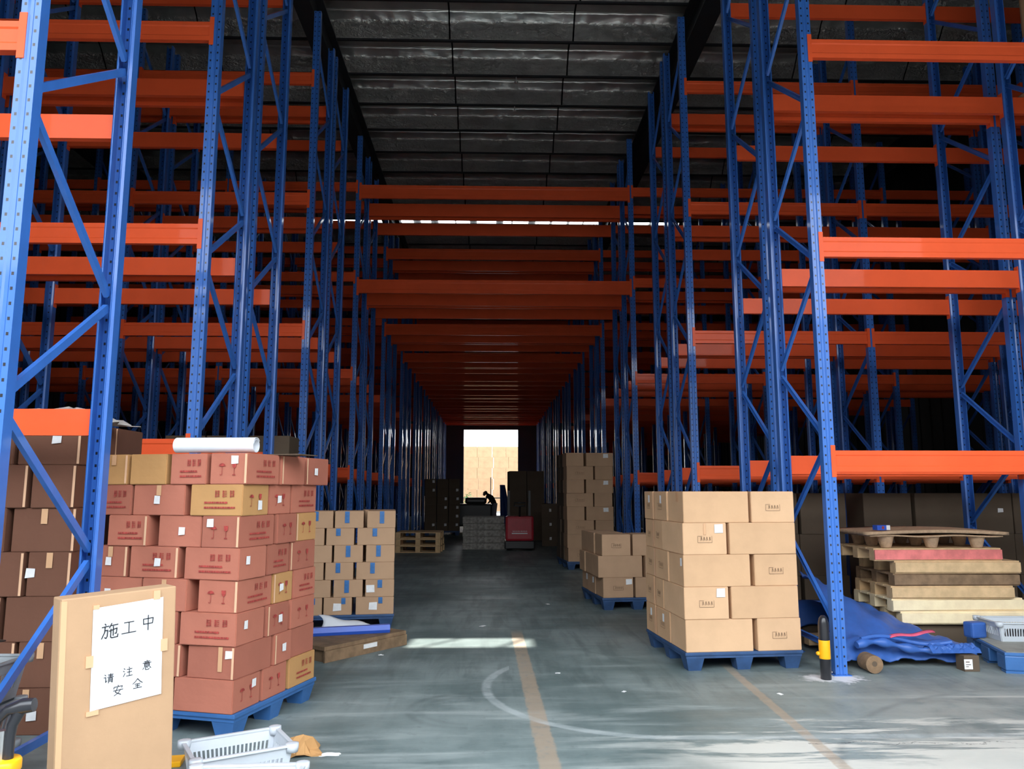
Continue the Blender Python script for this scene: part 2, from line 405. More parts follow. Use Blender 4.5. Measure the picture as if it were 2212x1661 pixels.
while y < YB:
    # profile of one bay: (y, z)
    pr = [(0.0, ZC - 0.33), (0.02, ZC + 0.12), (0.5, ZC + 0.16), (1.04, ZC + 0.15)]
    if 15 < y < 26: crinkle(y)
    else: pr += [(1.16, ZC + 0.05), (1.28, ZC - 0.07), (1.40, ZC - 0.21), (1.5, ZC - 0.33)]
    for (a0, z0), (a1, z1) in zip(pr, pr[1:]):
        ya, yb = y + a0, y + a1
        if yb > YB: break
        if ya < SKY1 and yb > SKY0:                      # rooflight slot
            for (p0, p1) in ((ya, min(yb, SKY0)), (max(ya, SKY1), yb)):
                if p1 > p0 + 1e-4:
                    za = z0 + (z1 - z0) * (p0 - ya) / (yb - ya); zb = z0 + (z1 - z0) * (p1 - ya) / (yb - ya)
                    ceil_strip(p0, za, p1, zb, XL, XR, FOIL)
            # roof is whole beyond the ends of the slot
            ceil_strip(ya, z0, yb, z1, XL, -17.4, FOIL); ceil_strip(ya, z0, yb, z1, 7.6, XR, FOIL)
            continue
        if ya < YH1 and yb > YH0:                        # small hole the sun comes through
            ceil_strip(ya, z0, yb, z1, XL, XH0, FOIL); ceil_strip(ya, z0, yb, z1, XH1, XR, FOIL)
            for (p0, p1) in ((ya, min(yb, YH0)), (max(ya, YH1), yb)):
                if p1 > p0 + 1e-4:
                    za = z0 + (z1 - z0) * (p0 - ya) / (yb - ya); zb = z0 + (z1 - z0) * (p1 - ya) / (yb - ya)
                    ceil_strip(p0, za, p1, zb, XH0, XH1, FOIL)
            continue
        ceil_strip(ya, z0, yb, z1, XL, XR, FOIL)
    y += 1.5
b.v_off = len(b.v); b.add(CRK.v, CRK.f, FOIL, True)
o = b.build('ceiling'); tag(o, kind='structure')
o.modifiers.new('t', 'SOLIDIFY').thickness = -0.03
# opaque roof skin above
b = MB()
def roof(x0, x1, y0, y1): b.box(x0, x1, y0, y1, ZC + 0.35, ZC + 0.42, 'darksteel')
roof(XL - 0.2, XR + 0.2, YF, RH0); roof(XL - 0.2, XH0, RH0, RH1); roof(XH1, XR + 0.2, RH0, RH1)
roof(XL - 0.2, XR + 0.2, RH1, SKY0 + 0.7); roof(XL - 0.2, -17.4, SKY0 + 0.7, SKY1 + 1.15); roof(7.6, XR + 0.2, SKY0 + 0.7, SKY1 + 1.15); roof(XL - 0.2, XR + 0.2, SKY1 + 1.15, YB + 0.2)
xx = -17.4
while xx < 7.4:
    w = R.choice((0.06, 0.1, 0.3)); b.box(xx, xx + w, SKY0 + 0.7, SKY1 + 1.15, ZC + 0.33, ZC + 0.4, 'darksteel'); xx += w + R.uniform(0.3, 1.0)
for (u0, u1, w_) in ((-0.55, -0.15, 0.05), (0.22, 0.52, 0.07)):       # slanting cracks across the hole
    b.add([(RH.x + u0, RH0 - .01, ZC + 0.39), (RH.x + u0 + w_, RH0 - .01, ZC + 0.39), (RH.x + u1 + w_, RH1 + .01, ZC + 0.39), (RH.x + u1, RH1 + .01, ZC + 0.39),
           (RH.x + u0, RH0 - .01, ZC + 0.36), (RH.x + u0 + w_, RH0 - .01, ZC + 0.36), (RH.x + u1 + w_, RH1 + .01, ZC + 0.36), (RH.x + u1, RH1 + .01, ZC + 0.36)],
          [(0, 1, 2, 3), (7, 6, 5, 4), (0, 4, 5, 1), (1, 5, 6, 2), (2, 6, 7, 3), (3, 7, 4, 0)], 'darksteel')
tag(b.build('roof'), kind='structure')
# purlins and rafters
b = MB(); y = PUR0
while y < YB - 0.1:
    if not (SKY0 - 0.1 < y < SKY1 + 0.1): b.box(XL, XR, y - 0.03, y + 0.03, ZC - 0.355, ZC - 0.31, 'darksteel')
    y += 1.5
tag(b.build('trim_1'), kind='structure')
for i, (x0, x1) in enumerate(((-12.0, -11.6), (-4.02, -3.66), (4.2, 4.62), (12.1, 12.5))):
    b = MB(); xm = (x0 + x1) / 2
    b.box(x0, x1, YF, YB, 11.15, 11.19, 'darksteel'); b.box(xm - 0.02, xm + 0.02, YF, YB, 11.19, 12.0, 'darksteel'); b.box(x0, x1, YF, YB, 11.9, 11.94, 'darksteel')
    tag(b.build('trim_%d' % (i + 2)), kind='structure')

# building added behind the camera to block low sky light from deep racks
o_ = MB(); o_.box(-45, 45, -26, -15, -0.02, 7.6, 'opposite'); o_.box(-45.3, 45.3, -26.3, -14.7, 7.6, 7.9, 'darksteel')
for i in range(11): o_.box(-40 + i * 7.4, -36 + i * 7.4, -15, -14.96, 0.0, 4.2, 'darksteel')
tag(o_.build('light_blocker_building'), 'grey warehouse added out of view to block low sky light', 'building')

# ------------------------------------------------------------------ racks
def strip_profile(pts, t):
    pts = [Vector(p) for p in pts]; off = []
    for i, p in enumerate(pts):
        ns = []
        if i > 0: d = (p - pts[i - 1]).normalized(); ns.append(Vector((-d.y, d.x)))
        if i < len(pts) - 1: d = (pts[i + 1] - p).normalized(); ns.append(Vector((-d.y, d.x)))
        nn = sum(ns, Vector((0, 0))).normalized(); k = 1 / max(0.4, nn.dot(ns[0])); off.append(p + nn * t * k)
    return [tuple(p) for p in pts] + [tuple(p) for p in reversed(off)]
PP = strip_profile([Vector(q) for q in [(-0.034, 0.045), (-0.034, 0.036), (-0.05, 0.028), (-0.05, -0.045), (-0.018, -0.045), (-0.009, -0.037), (0.009, -0.037), (0.018, -0.045), (0.05, -0.045), (0.05, 0.028), (0.034, 0.036), (0.034, 0.045)]], 0.0035)
HT = 8.5
def post_mesh():
    b = MB(); b.prism(PP, 0.006, HT, 'post'); return b
FN = [0.35, 1.92, 3.50, 5.0, 6.52, 8.05]; RN = [1.12, 2.65, 4.2, 5.78, 7.3]
def brace_mesh(y0, z0, y1, z1, w=0.045, t=0.028):
    d = Vector((0, y1 - y0, z1 - z0)); L = d.length; a = atan2(d.z, d.y)
    T = rot_T((0, y0, z0)) @ Euler((a, 0, 0)).to_matrix().to_4x4()
    b = MB(); pr = [(-t / 2, -w / 2), (t / 2, -w / 2), (t / 2, w / 2), (-t / 2, w / 2), (-t / 2, w / 2 - 0.003), (t / 2 - 0.003, w / 2 - 0.003), (t / 2 - 0.003, -w / 2 + 0.003), (-t / 2, -w / 2 + 0.003)]
    vs = [(p[0], 0.0, p[1]) for p in pr] + [(p[0], L, p[1]) for p in pr]; n = 8
    b.add(vs, [(i, (i + 1) % n, n + (i + 1) % n, n + i) for i in range(n)] + [tuple(range(n)), tuple(range(2 * n - 1, n - 1, -1))], 'blue', T=T)
    return b
DEP = 0.95
def make_frame():
    r = empty('upright_frame')
    p1 = post_mesh().build('post', r); p2 = p1.copy(); COL.objects.link(p2); p2.parent = r
    p2.location = (0, DEP, 0); p2.rotation_euler = (0, 0, pi)
    for i in range(len(RN)):
        brace_mesh(0.03, FN[i] + 0.05, DEP - 0.03, RN[i] - 0.04).build('brace', r)
        brace_mesh(DEP - 0.03, RN[i] + 0.04, 0.03, FN[i + 1] - 0.05).build('brace', r)
    brace_mesh(0.03, 0.2, DEP - 0.03, 0.2).build('brace', r)
    for yy in (0, DEP):
        b = MB(); b.box(-0.075, 0.075, yy - 0.07, yy + 0.07, 0.0, 0.006, 'blue')
        for sx in (-0.06, 0.06): b.lathe([(0.009, 0.006), (0.009, 0.02), (0.004, 0.026)], 'steel', 8, T=rot_T((sx, yy, 0)))
        b.build('foot_plate', r)
    return r
frame0 = make_frame(); frame_used = False
GF = 'blue upright frames of the pallet racks'
def frame(x, y, label):
    global frame_used
    o = frame0 if not frame_used else copy_tree(frame0)
    frame_used = True; o.location = (x, y, 0); tag(o, label, 'rack frame', GF); return o

def beam_profile(h, d=0.05):
    return [(-d / 2, 0), (d / 2, 0), (d / 2, h), (-d / 2, h), (-d / 2 - 0.0, h * 0.80), (-d / 2 + 0.006, h * 0.74), (-d / 2 + 0.006, h * 0.30), (-d / 2, h * 0.24)]
beam_cache = {}
def make_beam(L, h):
    """front faces -y; x from 0 to L, z from 0 (underside) to h"""
    r = empty('pallet_rack_beam')
    b = MB(); b.prism(beam_profile(h), 0.004, L - 0.004, 'orange', axis='x'); b.build('beam_rail', r)
    for s, x in ((-1, 0.0), (1, L)):
        b = MB()
        x0, x1 = (x - 0.036, x + 0.003) if s < 0 else (x - 0.003, x + 0.036)
        b.box(x0, x1, -0.032, -0.0275, -0.045, h + 0.045, 'orange')
        xa, xb = (x + 0.0005, x + 0.0045) if s < 0 else (x - 0.0045, x - 0.0005)
        b.box(xa, xb, -0.0275, 0.03, -0.045, h + 0.045, 'orange')
        b.build('beam_connector', r)
    return r
nbeam = 0
def beam(x0, x1, yp, rear, ztop, h, label):
    global nbeam
    nbeam += 1
    key = (round(x1 - x0, 3), h)
    if key in beam_cache:
        o = copy_tree(beam_cache[key])
    else:
        o = make_beam(key[0], h); beam_cache[key] = o
    if not rear: o.location = (x0, yp - 0.0175, ztop - h); o.rotation_euler = (0, 0, 0)
    else: o.location = (x0 + key[0], yp + 0.0175, ztop - h); o.rotation_euler = (0, 0, pi)
    tag(o, label, 'rack beam', 'orange beams of the pallet racks')

CK = {0: 0.32, 1: 0.18, 2: 0.10, 3: 0.04, 4: 0.02}
def cxk(k): return CK.get(k, max(-0.06, 0.02 - 0.012 * (k - 4)))
HALF = 2.69; BAY = 2.55
LT = {'left': [1.93, 3.80, 5.70, 7.53], 'right': [1.84, 3.73, 5.62, 7.48]}
def xcol(k, side, j):
    s = -1 if side == 'left' else 1
    return cxk(k) + s * (HALF + BAY * j)
PLN = [(0.0, False, 'front'), (DEP, True, 'second'), (1.20, False, 'third'), (1.20 + DEP, True, 'rear')]
bay_word = ['inner', 'middle', 'outer']
far = MB()                                                # beams in the dark beyond the third block
for k in range(1, 11):
    Y0 = 6.5 + 4.0 * (k - 1)
    blk = ORD[k - 1] + ' rack block'
    for side in ('left', 'right'):
        ncol = {1: 3, 2: 4}.get(k, 4)
        for j in range(ncol):
            x = xcol(k, side, j)
            cw = ['beside the aisle', 'one bay out', 'two bays out', 'three bays out'][j]
            frame(x, Y0, 'blue frame %s on the %s, front of the %s' % (cw, side, blk))
            frame(x, Y0 + 1.20, 'blue frame %s on the %s, back of the %s' % (cw, side, blk))
        nb = {1: 2, 2: 3, 3: 2}.get(k, 0)
        for j in range(3 if k > 1 else 2):
            xa, xb = sorted((xcol(k, side, j), xcol(k, side, j + 1)))
            xa += 0.05; xb -= 0.05
            for (dy, rear, pw) in PLN:
                for li, zt in enumerate(LT[side]):
                    if j < nb:
                        beam(xa, xb, Y0 + dy, rear, zt, 0.18, 'orange beam, %s level, %s %s bay, %s line of the %s' % (ORD[li], side, bay_word[j], pw, blk))
                    else:
                        yc = Y0 + dy + (0.0175 if rear else -0.0175)
                        far.box(xa + 0.005, xb - 0.005, yc - 0.025, yc + 0.025, zt - 0.18, zt, 'orange')
    if k >= 3:
        xa, xb = xcol(k, 'left', 0) + 0.05, xcol(k, 'right', 0) - 0.05
        for (dy, rear, pw) in PLN:
            for nm, zt in (('lower', 5.56), ('upper', 7.48)):
                beam(xa, xb, Y0 + dy, rear, zt, 0.27, 'long orange beam over the aisle, %s level, %s line of the %s' % (nm, pw, blk))
tag(far.build('distant_rack_beams'), 'many orange rack beams in the dark side bays beyond the third block', 'rack beams', kind='stuff')
# the nearest rack on the left, only one frame deep in view
frame(-2.37, 3.72, 'nearest blue frame at the far left edge beside the handwritten notice')
for yp, rear, pw in ((3.72, False, 'front'), (3.72 + DEP, True, 'rear')):
    for li, zt in enumerate((1.99, 3.88, 5.78)):
        beam(-2.42 - 2.45, -2.42, yp, rear, zt, 0.16, 'orange beam, %s level, %s line of the nearest left rack' % (ORD[li], pw))
frame(-2.37 - BAY, 3.72, 'blue frame one bay out in the nearest left rack')

# ------------------------------------------------------------------ cartons
def stroke_quads(b, pts, w, m, T, lift=0.0):
    for (p, q) in zip(pts, pts[1:]):
        p = Vector(p); q = Vector(q); d = (q - p)
        if d.length < 1e-6: continue
        d.normalize(); nn = Vector((-d.y, d.x)) * w / 2; p = p - d * w * 0.3; q = q + d * w * 0.3
        b.add([(p.x - nn.x, lift, p.y - nn.y), (q.x - nn.x, lift, q.y - nn.y), (q.x + nn.x, lift, q.y + nn.y), (p.x + nn.x, lift, p.y + nn.y)], [(0, 1, 2, 3)], m, T=T)
def face_T(face, lx, ly, lz):
    """local 2d frame (u right, v up, origin at face centre) on a face of a box centred at x,y with base z=0"""
    e = 0.0012
    if face == 'F': return rot_T((0, -ly / 2 - e, lz / 2))
    if face == 'R': return rot_T((lx / 2 + e, 0, lz / 2), pi / 2)
    if face == 'L': return rot_T((-lx / 2 - e, 0, lz / 2), -pi / 2)
def rectq(b, u0, u1, v0, v1, m, T, y=0.0):
    b.add([(u0, y, v0), (u1, y, v0), (u1, y, v1), (u0, y, v1)], [(0, 1, 2, 3)], m, T=T)
def print_text(b, w, h, m, T, rr):
    cw = w * 0.075
    for i in range(3):                                    # blocky characters
        u = w * (0.02 + 0.14 * i); v = h * 0.12
        for q in range(4):
            stroke_quads(b, [(u - cw / 2, v + q * h * 0.055), (u + cw / 2, v + q * h * 0.055)], 0.004, m, T)
        stroke_quads(b, [(u - cw * 0.4, v - 0.005), (u - cw * 0.4, v + h * 0.18)], 0.005, m, T)
        if i != 1: stroke_quads(b, [(u + cw * 0.35, v), (u + cw * 0.35, v + h * 0.18)], 0.005, m, T)
    for j, v in enumerate((-0.08, -0.24)):
        u = -w * 0.22
        while u < w * (0.34 if j else 0.2):
            l = rr.uniform(0.008, 0.022); rectq(b, u, u + l, v * h - h * 0.03, v * h + h * 0.03, m, T); u += l + 0.003
def print_symbols(b, w, h, m, T, rr):
    u = -w * 0.17; v = h * 0.08; r = h * 0.12              # umbrella
    pts = [(u + r * cos(t), v + r * 0.8 * sin(t)) for t in [pi * i / 8 for i in range(9)]]
    b.add([(p[0], 0, p[1]) for p in pts], [tuple(range(9))], m, T=T)
    stroke_quads(b, [(u, v), (u, v - h * 0.26), (u - 0.008, v - h * 0.29), (u - 0.014, v - h * 0.26)], 0.0035, m, T)
    u = w * 0.15; g = h * 0.08                             # glass
    b.add([(u - g, 0, v + g * 1.4), (u + g, 0, v + g * 1.4), (u + g * 0.8, 0, v - g * 0.3), (u, 0, v - g), (u - g * 0.8, 0, v - g * 0.3)], [(0, 4, 3, 2, 1)], m, T=T)
    stroke_quads(b, [(u, v - g), (u, v - h * 0.27)], 0.0035, m, T); stroke_quads(b, [(u - g * 0.6, v - h * 0.28), (u + g * 0.6, v - h * 0.28)], 0.006, m, T)
def print_stamp(b, w, h, m, T, rr):
    u0, u1, v0, v1 = -w * 0.16, w * 0.16, -h * 0.12, h * 0.08
    for a, c in (((u0, v0), (u1, v0)), ((u0, v1), (u0 * 0.4, v1)), ((u0, v0), (u0, v1)), ((u1, v0), (u1, v1))): stroke_quads(b, [a, c], 0.0022, m, T)
    for i in range(4):
        u = u0 + (u1 - u0) * (0.2 + 0.2 * i); stroke_quads(b, [(u, v0 * 0.5), (u + 0.006, v1 * 0.7), (u + 0.012, v0 * 0.4)], 0.003, m, T)
def crumpled_label(m, w, h, T, rr, name, parent):
    b = MB(); pts = [(-w / 2, -h / 2), (w / 2, -h / 2 * rr.uniform(0.7, 1.1)), (w / 2 * rr.uniform(0.9, 1.1), h / 2), (-w / 2 * rr.uniform(0.8, 1.1), h / 2 * rr.uniform(0.9, 1.1))]
    vs = [(p[0], 0.0, p[1]) for p in pts] + [(p[0], -0.0012, p[1]) for p in pts]
    b.add(vs, [(4, 5, 6, 7), (0, 3, 2, 1), (0, 1, 5, 4), (1, 2, 6, 5), (2, 3, 7, 6), (3, 0, 4, 7)], m, T=T)
    return b.build(name, parent)

def carton_box(loc, rz, dims, m, label, group, prints=(), labels=(), tapes=(), edges=(), pm='redink', seed=0, name='cardboard_box', cat='cardboard box'):
    """prints: (face, kind); labels: (face, u, v, w, h, mat); tapes: (face, u, w, length, mat); edges: (face, +-1)"""
    lx, ly, lz = dims; rr = random.Random(seed)
    b = MB()
    # slightly bulging carton
    bm = bmesh.new(); bmesh.ops.create_cube(bm, size=1); bmesh.ops.subdivide_edges(bm, edges=bm.edges[:], cuts=3, use_grid_fill=True)
    for v in bm.verts:
        q = v.co * 2; bul = rr.uniform(0.0, 0.006)
        k = Vector((1, 1, 1))
        sx = 0.003 * (1 - q.y ** 2) * (1 - q.z ** 2) if abs(q.x) > 0.99 else 0
        sy = 0.003 * (1 - q.x ** 2) * (1 - q.z ** 2) if abs(q.y) > 0.99 else 0
        v.co = Vector((q.x * (lx / 2 - 0.003) - (-sx if q.x < 0 else sx) * 1.0, q.y * (ly / 2 - 0.003) - (-sy if q.y < 0 else sy), (q.z + 1) / 2 * lz))
    ed = [e for e in bm.edges if len(e.link_faces) == 2 and e.calc_face_angle(0) > 0.8]
    bmesh.ops.bevel(bm, geom=ed, offset=0.004, segments=2, affect='EDGES')
    bm.verts.index_update(); b.add([v.co.copy() for v in bm.verts], [[v.index for v in f.verts] for f in bm.faces], m); bm.free()
    # open flap seam along the top
    b.box(-lx / 2 + 0.01, lx / 2 - 0.01, -0.0015, 0.0015, lz - 0.001, lz + 0.0004, 'darkink')
    for (face, kind) in prints:
        w, h = (lx if face == 'F' else ly), lz; T = face_T(face, lx, ly, lz) @ Matrix.Translation((0, -0.0004, 0))
        {'text': print_text, 'sym': print_symbols, 'stamp': print_stamp}[kind](b, w, h, pm, T, rr)
    for (face, s) in edges:
        w = lx if face == 'F' else ly; T = face_T(face, lx, ly, lz)
        u = s * (w / 2 - 0.012); rectq(b, u - 0.008, u + 0.008, -lz / 2 + 0.006, lz / 2 - 0.006, 'c_edge', T)
    if labels or tapes:
        o = empty(name, loc, rz); b.build('box_body', o)
        for (face, u, v, w, h, lm) in labels:
            crumpled_label(lm, w, h, face_T(face, lx, ly, lz) @ Matrix.Translation((u, -0.0008, v)), rr, 'paper_label', o)
        for (face, u, w, L, tm) in tapes:
            T = face_T(face, lx, ly, lz); t = MB(); t.add([(u - w / 2, 0, lz / 2 - 0.004), (u + w / 2, 0, lz / 2 - 0.004), (u + w / 2, 0, lz / 2 - L), (u - w / 2, 0, lz / 2 - L),
                (u - w / 2, -0.0008, lz / 2 - 0.004), (u + w / 2, -0.0008, lz / 2 - 0.004), (u + w / 2, -0.0008, lz / 2 - L), (u - w / 2, -0.0008, lz / 2 - L)],
                [(0, 1, 2, 3), (7, 6, 5, 4), (0, 4, 5, 1), (1, 5, 6, 2), (2, 6, 7, 3), (3, 7, 4, 0)], tm, T=T); t.build('tape_strip', o)
    else:
        o = b.build(name, None, loc, rz)
    return tag(o, label, cat, group)

def stack(corner, rz, z0, h, sgn, tiers, stack_word, group, looks, decor, jitter=0.006, seed=1, ang=0.6):
    """corner: near visible corner (world xy); sgn -1: boxes extend to local -x (right face seen), +1: to local +x (left face seen).
    tiers (bottom up): (front lengths, front depth, side lengths, side width[, dx])"""
    rr = random.Random(seed); c, s = cos(rz), sin(rz)
    for ti, t in enumerate(tiers):
        fr, fd, si, sw = t[:4]; off = t[4] if len(t) > 4 else 0.0
        if isinstance(h, list): zz = z0 + sum(h[:ti]); hh = h[ti]
        else: zz = z0 + ti * h; hh = h
        items = []; x = 0.0
        n_ = 0
        for l in fr:
            if l > 0: items.append(('front', n_, x + l / 2, fd / 2, l, fd)); n_ += 1
            x += abs(l)
        yy = fd
        n_ = 0
        for l in si:
            if l > 0: items.append(('side', n_, sw / 2, yy + l / 2, sw, l)); n_ += 1
            yy += abs(l)
        for (wh, i, lx_, ly_, dx, dy) in items:
            lx = sgn * lx_ + off + rr.uniform(-jitter, jitter); ly = ly_ + rr.uniform(-jitter, jitter)
            g = 0.008 + jitter * 1.2
            wx = corner[0] + c * lx - s * ly; wy = corner[1] + s * lx + c * ly
            look, m, kw = decor(ti, wh, i, rr)
            where = 'front corner' if wh == 'front' and i == 0 else ('%s along front' if wh == 'front' else '%s along aisle side') % ORD[i]
            lab = '%s, %s tier up, %s, %s' % (look, ORD[ti], where, stack_word)
            carton_box((wx, wy, zz), rz + radians(rr.uniform(-ang, ang)), (dx - g, dy - g, hh - 0.0012), m, lab, group, seed=rr.random(), **kw)

# ---- near left pallet load
TL = radians(-16)
def dec_L1(ti, wh, i, rr):
    face = 'F' if wh == 'front' else 'R'
    kw = {'prints': [], 'labels': [], 'edges': [], 'tapes': [], 'pm': 'redink'}
    yel = (ti, wh, i) in ((6, 'front', 0), (7, 'front', 2), (5, 'side', 1), (3, 'side', 0), (0, 'side', 1), (7, 'front', 3))
    m = 'c_yel' if yel else ('c_red' if rr.random() < 0.6 else 'c_red2')
    if wh == 'front':
        if i == 0:
            k = ['none', 'none', 'text', 'sym', 'text', 'sym', 'text', 'sym'][ti]
            if k != 'none': kw['prints'].append(('F', k))
            ks = ['sym', 'none', 'none', 'text', 'none', 'text', 'sym', 'text'][ti]
            if ks != 'none': kw['prints'].append(('R', ks))
            if ti in (7, 5): kw['labels'].append(('F', (0.045 if ti == 7 else -0.075), 0.055, 0.05, 0.052, 'label'))
            if ti in (2, 4): kw['labels'].append(('R', -0.06, 0.02, 0.04, 0.05, 'label'))
            if ti == 0: kw['labels'].append(('R', 0.07, 0.04, 0.045, 0.05, 'label'))
            if ti == 1: kw['labels'].append(('F', 0.13, 0.05, 0.05, 0.05, 'label')); kw['tapes'].append(('F', 0.07, 0.03, 0.15, 'tape'))
            if ti == 6: kw['labels'].append(('R', 0.045, -0.035, 0.045, 0.06, 'label'))
        else:
            if rr.random() < 0.35: kw['prints'].append(('F', 'text'))
            elif rr.random() < 0.5: kw['tapes'].append(('F', 0.0, 0.035, 0.07, 'tape'))
            if rr.random() < 0.35: kw['labels'].append(('F', rr.uniform(-0.08, 0.05), 0.0, 0.045, 0.05, 'label'))
        if rr.random() < 0.6: kw['edges'].append(('F', 1))
    else:
        if ti not in (1, 7) or i > 1: kw['prints'].append(('R', ['sym', 'text', 'sym'][(ti + i) % 3]))
        if (ti, i) in ((7, 1), (3, 0), (1, 0), (2, 0), (6, 0)): kw['labels'].append(('R', rr.uniform(-0.05, 0.03), 0.0, 0.045, 0.05, 'label'))
        if rr.random() < 0.6: kw['edges'].append(('R', -1))
    return ('yellowish printed carton' if yel else 'reddish printed carton'), m, kw
HL = 0.198
tiersL = [([0.44, 0.34, -0.02, 0.30], 0.32, [0.31, 0.37], 0.40), ([0.36, -0.03, 0.36, 0.34], 0.42, [0.24, 0.34], 0.34),
          ([0.42, 0.36, -0.03, 0.3], 0.34, [0.28, 0.36], 0.38), ([0.30, -0.045, 0.36, 0.38], 0.42, [0.26, 0.32], 0.34, -0.01),
          ([0.42, -0.03, 0.38, 0.28], 0.32, [0.30, 0.36], 0.38), ([0.30, 0.34, -0.05, 0.32], 0.40, [0.28, 0.30], 0.34),
          ([0.40, -0.015, 0.42, 0.28], 0.32, [0.28, 0.38], 0.36), ([0.29, 0.29, -0.01, 0.30, 0.24], 0.40, [0.34, 0.34], 0.34, 0.025)]
CL = (-1.56, 4.88)
stack(CL, TL, 0.155, HL, -1, tiersL, 'near left load', 'cartons on the near left pallet', None, dec_L1, 0.009, 3, 1.6)

# ---- moulded blue plastic pallet
def plastic_pallet(loc, rz, w, d, label, h=0.15, m='pl_blue', x_dir=1, group='blue plastic pallets'):
    o = empty('plastic_pallet', loc, rz)
    b = MB(); b.box(0, w, 0, d, h - 0.028, h, m, bev=0.006)
    b.box(0.01, w - 0.01, 0.01, 0.03, h - 0.05, h - 0.028, m); b.box(0.01, w - 0.01, d - 0.03, d - 0.01, h - 0.05, h - 0.028, m)
    b.box(0.01, 0.03, 0.03, d - 0.03, h - 0.05, h - 0.028, m); b.box(w - 0.03, w - 0.01, 0.03, d - 0.03, h - 0.05, h - 0.028, m)
    for i in range(1, 6): b.box(i * w / 6 - 0.008, i * w / 6 + 0.008, 0.03, d - 0.03, h - 0.045, h - 0.028, m)
    b.build('deck', o)
    for ix in range(3):
        for iy in range(3):
            x = 0.09 + ix * (w - 0.18) / 2; y = 0.09 + iy * (d - 0.18) / 2
            t, q = 0.082, 0.055
            l = MB(); vs = [(x - t, y - t, h - 0.028), (x + t, y - t, h - 0.028), (x + t, y + t, h - 0.028), (x - t, y + t, h - 0.028), (x - q, y - q, 0), (x + q, y - q, 0), (x + q, y + q, 0), (x - q, y + q, 0)]
            l.add(vs, [(0, 1, 5, 4), (1, 2, 6, 5), (2, 3, 7, 6), (3, 0, 4, 7), (4, 5, 6, 7), (3, 2, 1, 0)], m); l.build('leg', o)
    return tag(o, label, 'plastic pallet', group)
def loc_from(corner, rz, dx, dy, z=0): return (corner[0] + cos(rz) * dx - sin(rz) * dy, corner[1] + sin(rz) * dx + cos(rz) * dy, z)
plastic_pallet(loc_from(CL, TL, -1.12, 0.02), TL, 1.12, 1.0, 'blue plastic pallet under the near left load of reddish cartons', 0.154)

# ---- near right pallet load (tan)
TR = radians(5)
def dec_R1(ti, wh, i, rr):
    kw = {'prints': [], 'labels': [], 'edges': [], 'tapes': [], 'pm': 'darkink'}
    m = 'c_tan' if rr.random() < 0.5 else 'c_tan2'
    if wh == 'front':
        small = (i == 0) if ti in (1, 3) else (i == 1)
        if small: kw['prints'].append(('F', 'stamp'))
        if ti in (1, 3) and i == 0: kw['labels'].append(('F', 0.125, 0.085, 0.075, 0.075, 'white'))
        if ti == 3 and i == 0: kw['tapes'].append(('F', 0.0, 0.02, 0.1, 'tape'))
        if i == 0 and ti == 2: kw['labels'].append(('L', 0.15, 0.07, 0.04, 0.07, 'label'))
        if i == 0 and ti == 4: kw['tapes'].append(('L', 0.05, 0.05, 0.09, 'tape'))
    else:
        m = 'c_tan'; kw['edges'].append(('L', 1 if i else -1))
        if ti in (4, 0): kw['labels'].append(('L', 0.03, 0.06, 0.045, 0.07, 'label'))
        kw['prints'].append(('L', 'stamp'))
    return 'plain tan carton', m, kw
B1 = ([0.61, -0.015, 0.41], 0.42, [0.42, 0.31], 0.62); B2 = ([0.41, 0.62], 0.60, [0.27, 0.29], 0.42)
CR = (1.625, 6.60)
stack(CR, TR, 0.155, 0.268, 1, [B1, B2, B1, B2, B1], 'near right load', 'tan cartons on the near right pallet', None, dec_R1, 0.007, 11, 0.8)
plastic_pallet(loc_from(CR, TR, 0.0, 0.01), TR, 1.04, 1.15, 'blue plastic pallet under the near right load of tan cartons', 0.154, 'pl_blue_d')

# ---- second left load with blue tape
def dec_L2(ti, wh, i, rr):
    kw = {'prints': [], 'labels': [], 'edges': [], 'tapes': [], 'pm': 'darkink'}
    if wh == 'front':
        if ti > 0: kw['tapes'].append(('F', rr.uniform(-0.03, 0.02), 0.05, rr.uniform(0.08, 0.14), 'bluetape'))
        if ti == 0 or (ti == 1 and i == 0): kw['labels'].append(('F', rr.uniform(-0.1, 0.0), rr.uniform(-0.03, 0.0), 0.09, 0.08, 'label'))
        if ti == 0: kw['tapes'].append(('F', 0.06, 0.045, 0.07, 'bluetape'))
    return 'blue-taped carton', 'c_mid', kw
C1 = ([0.43, -0.02, 0.32, 0.33], 0.40, [0.3], 0.4); C2 = ([0.33, -0.015, 0.33, -0.01, 0.42], 0.40, [0.35], 0.4)
TL2 = radians(7); CL2 = (-1.075, 8.72)
stack(CL2, TL2, 0.155, 0.187, -1, [C1, C2, C1, C2, C1, C2], 'second left load', 'blue-taped cartons on the second left pallet', None, dec_L2, 0.004, 5, 0.5)
plastic_pallet(loc_from(CL2, TL2, -1.1, 0.01), TL2, 1.1, 0.85, 'dark blue plastic pallet under the blue-taped cartons', 0.154, 'pl_blue_d')

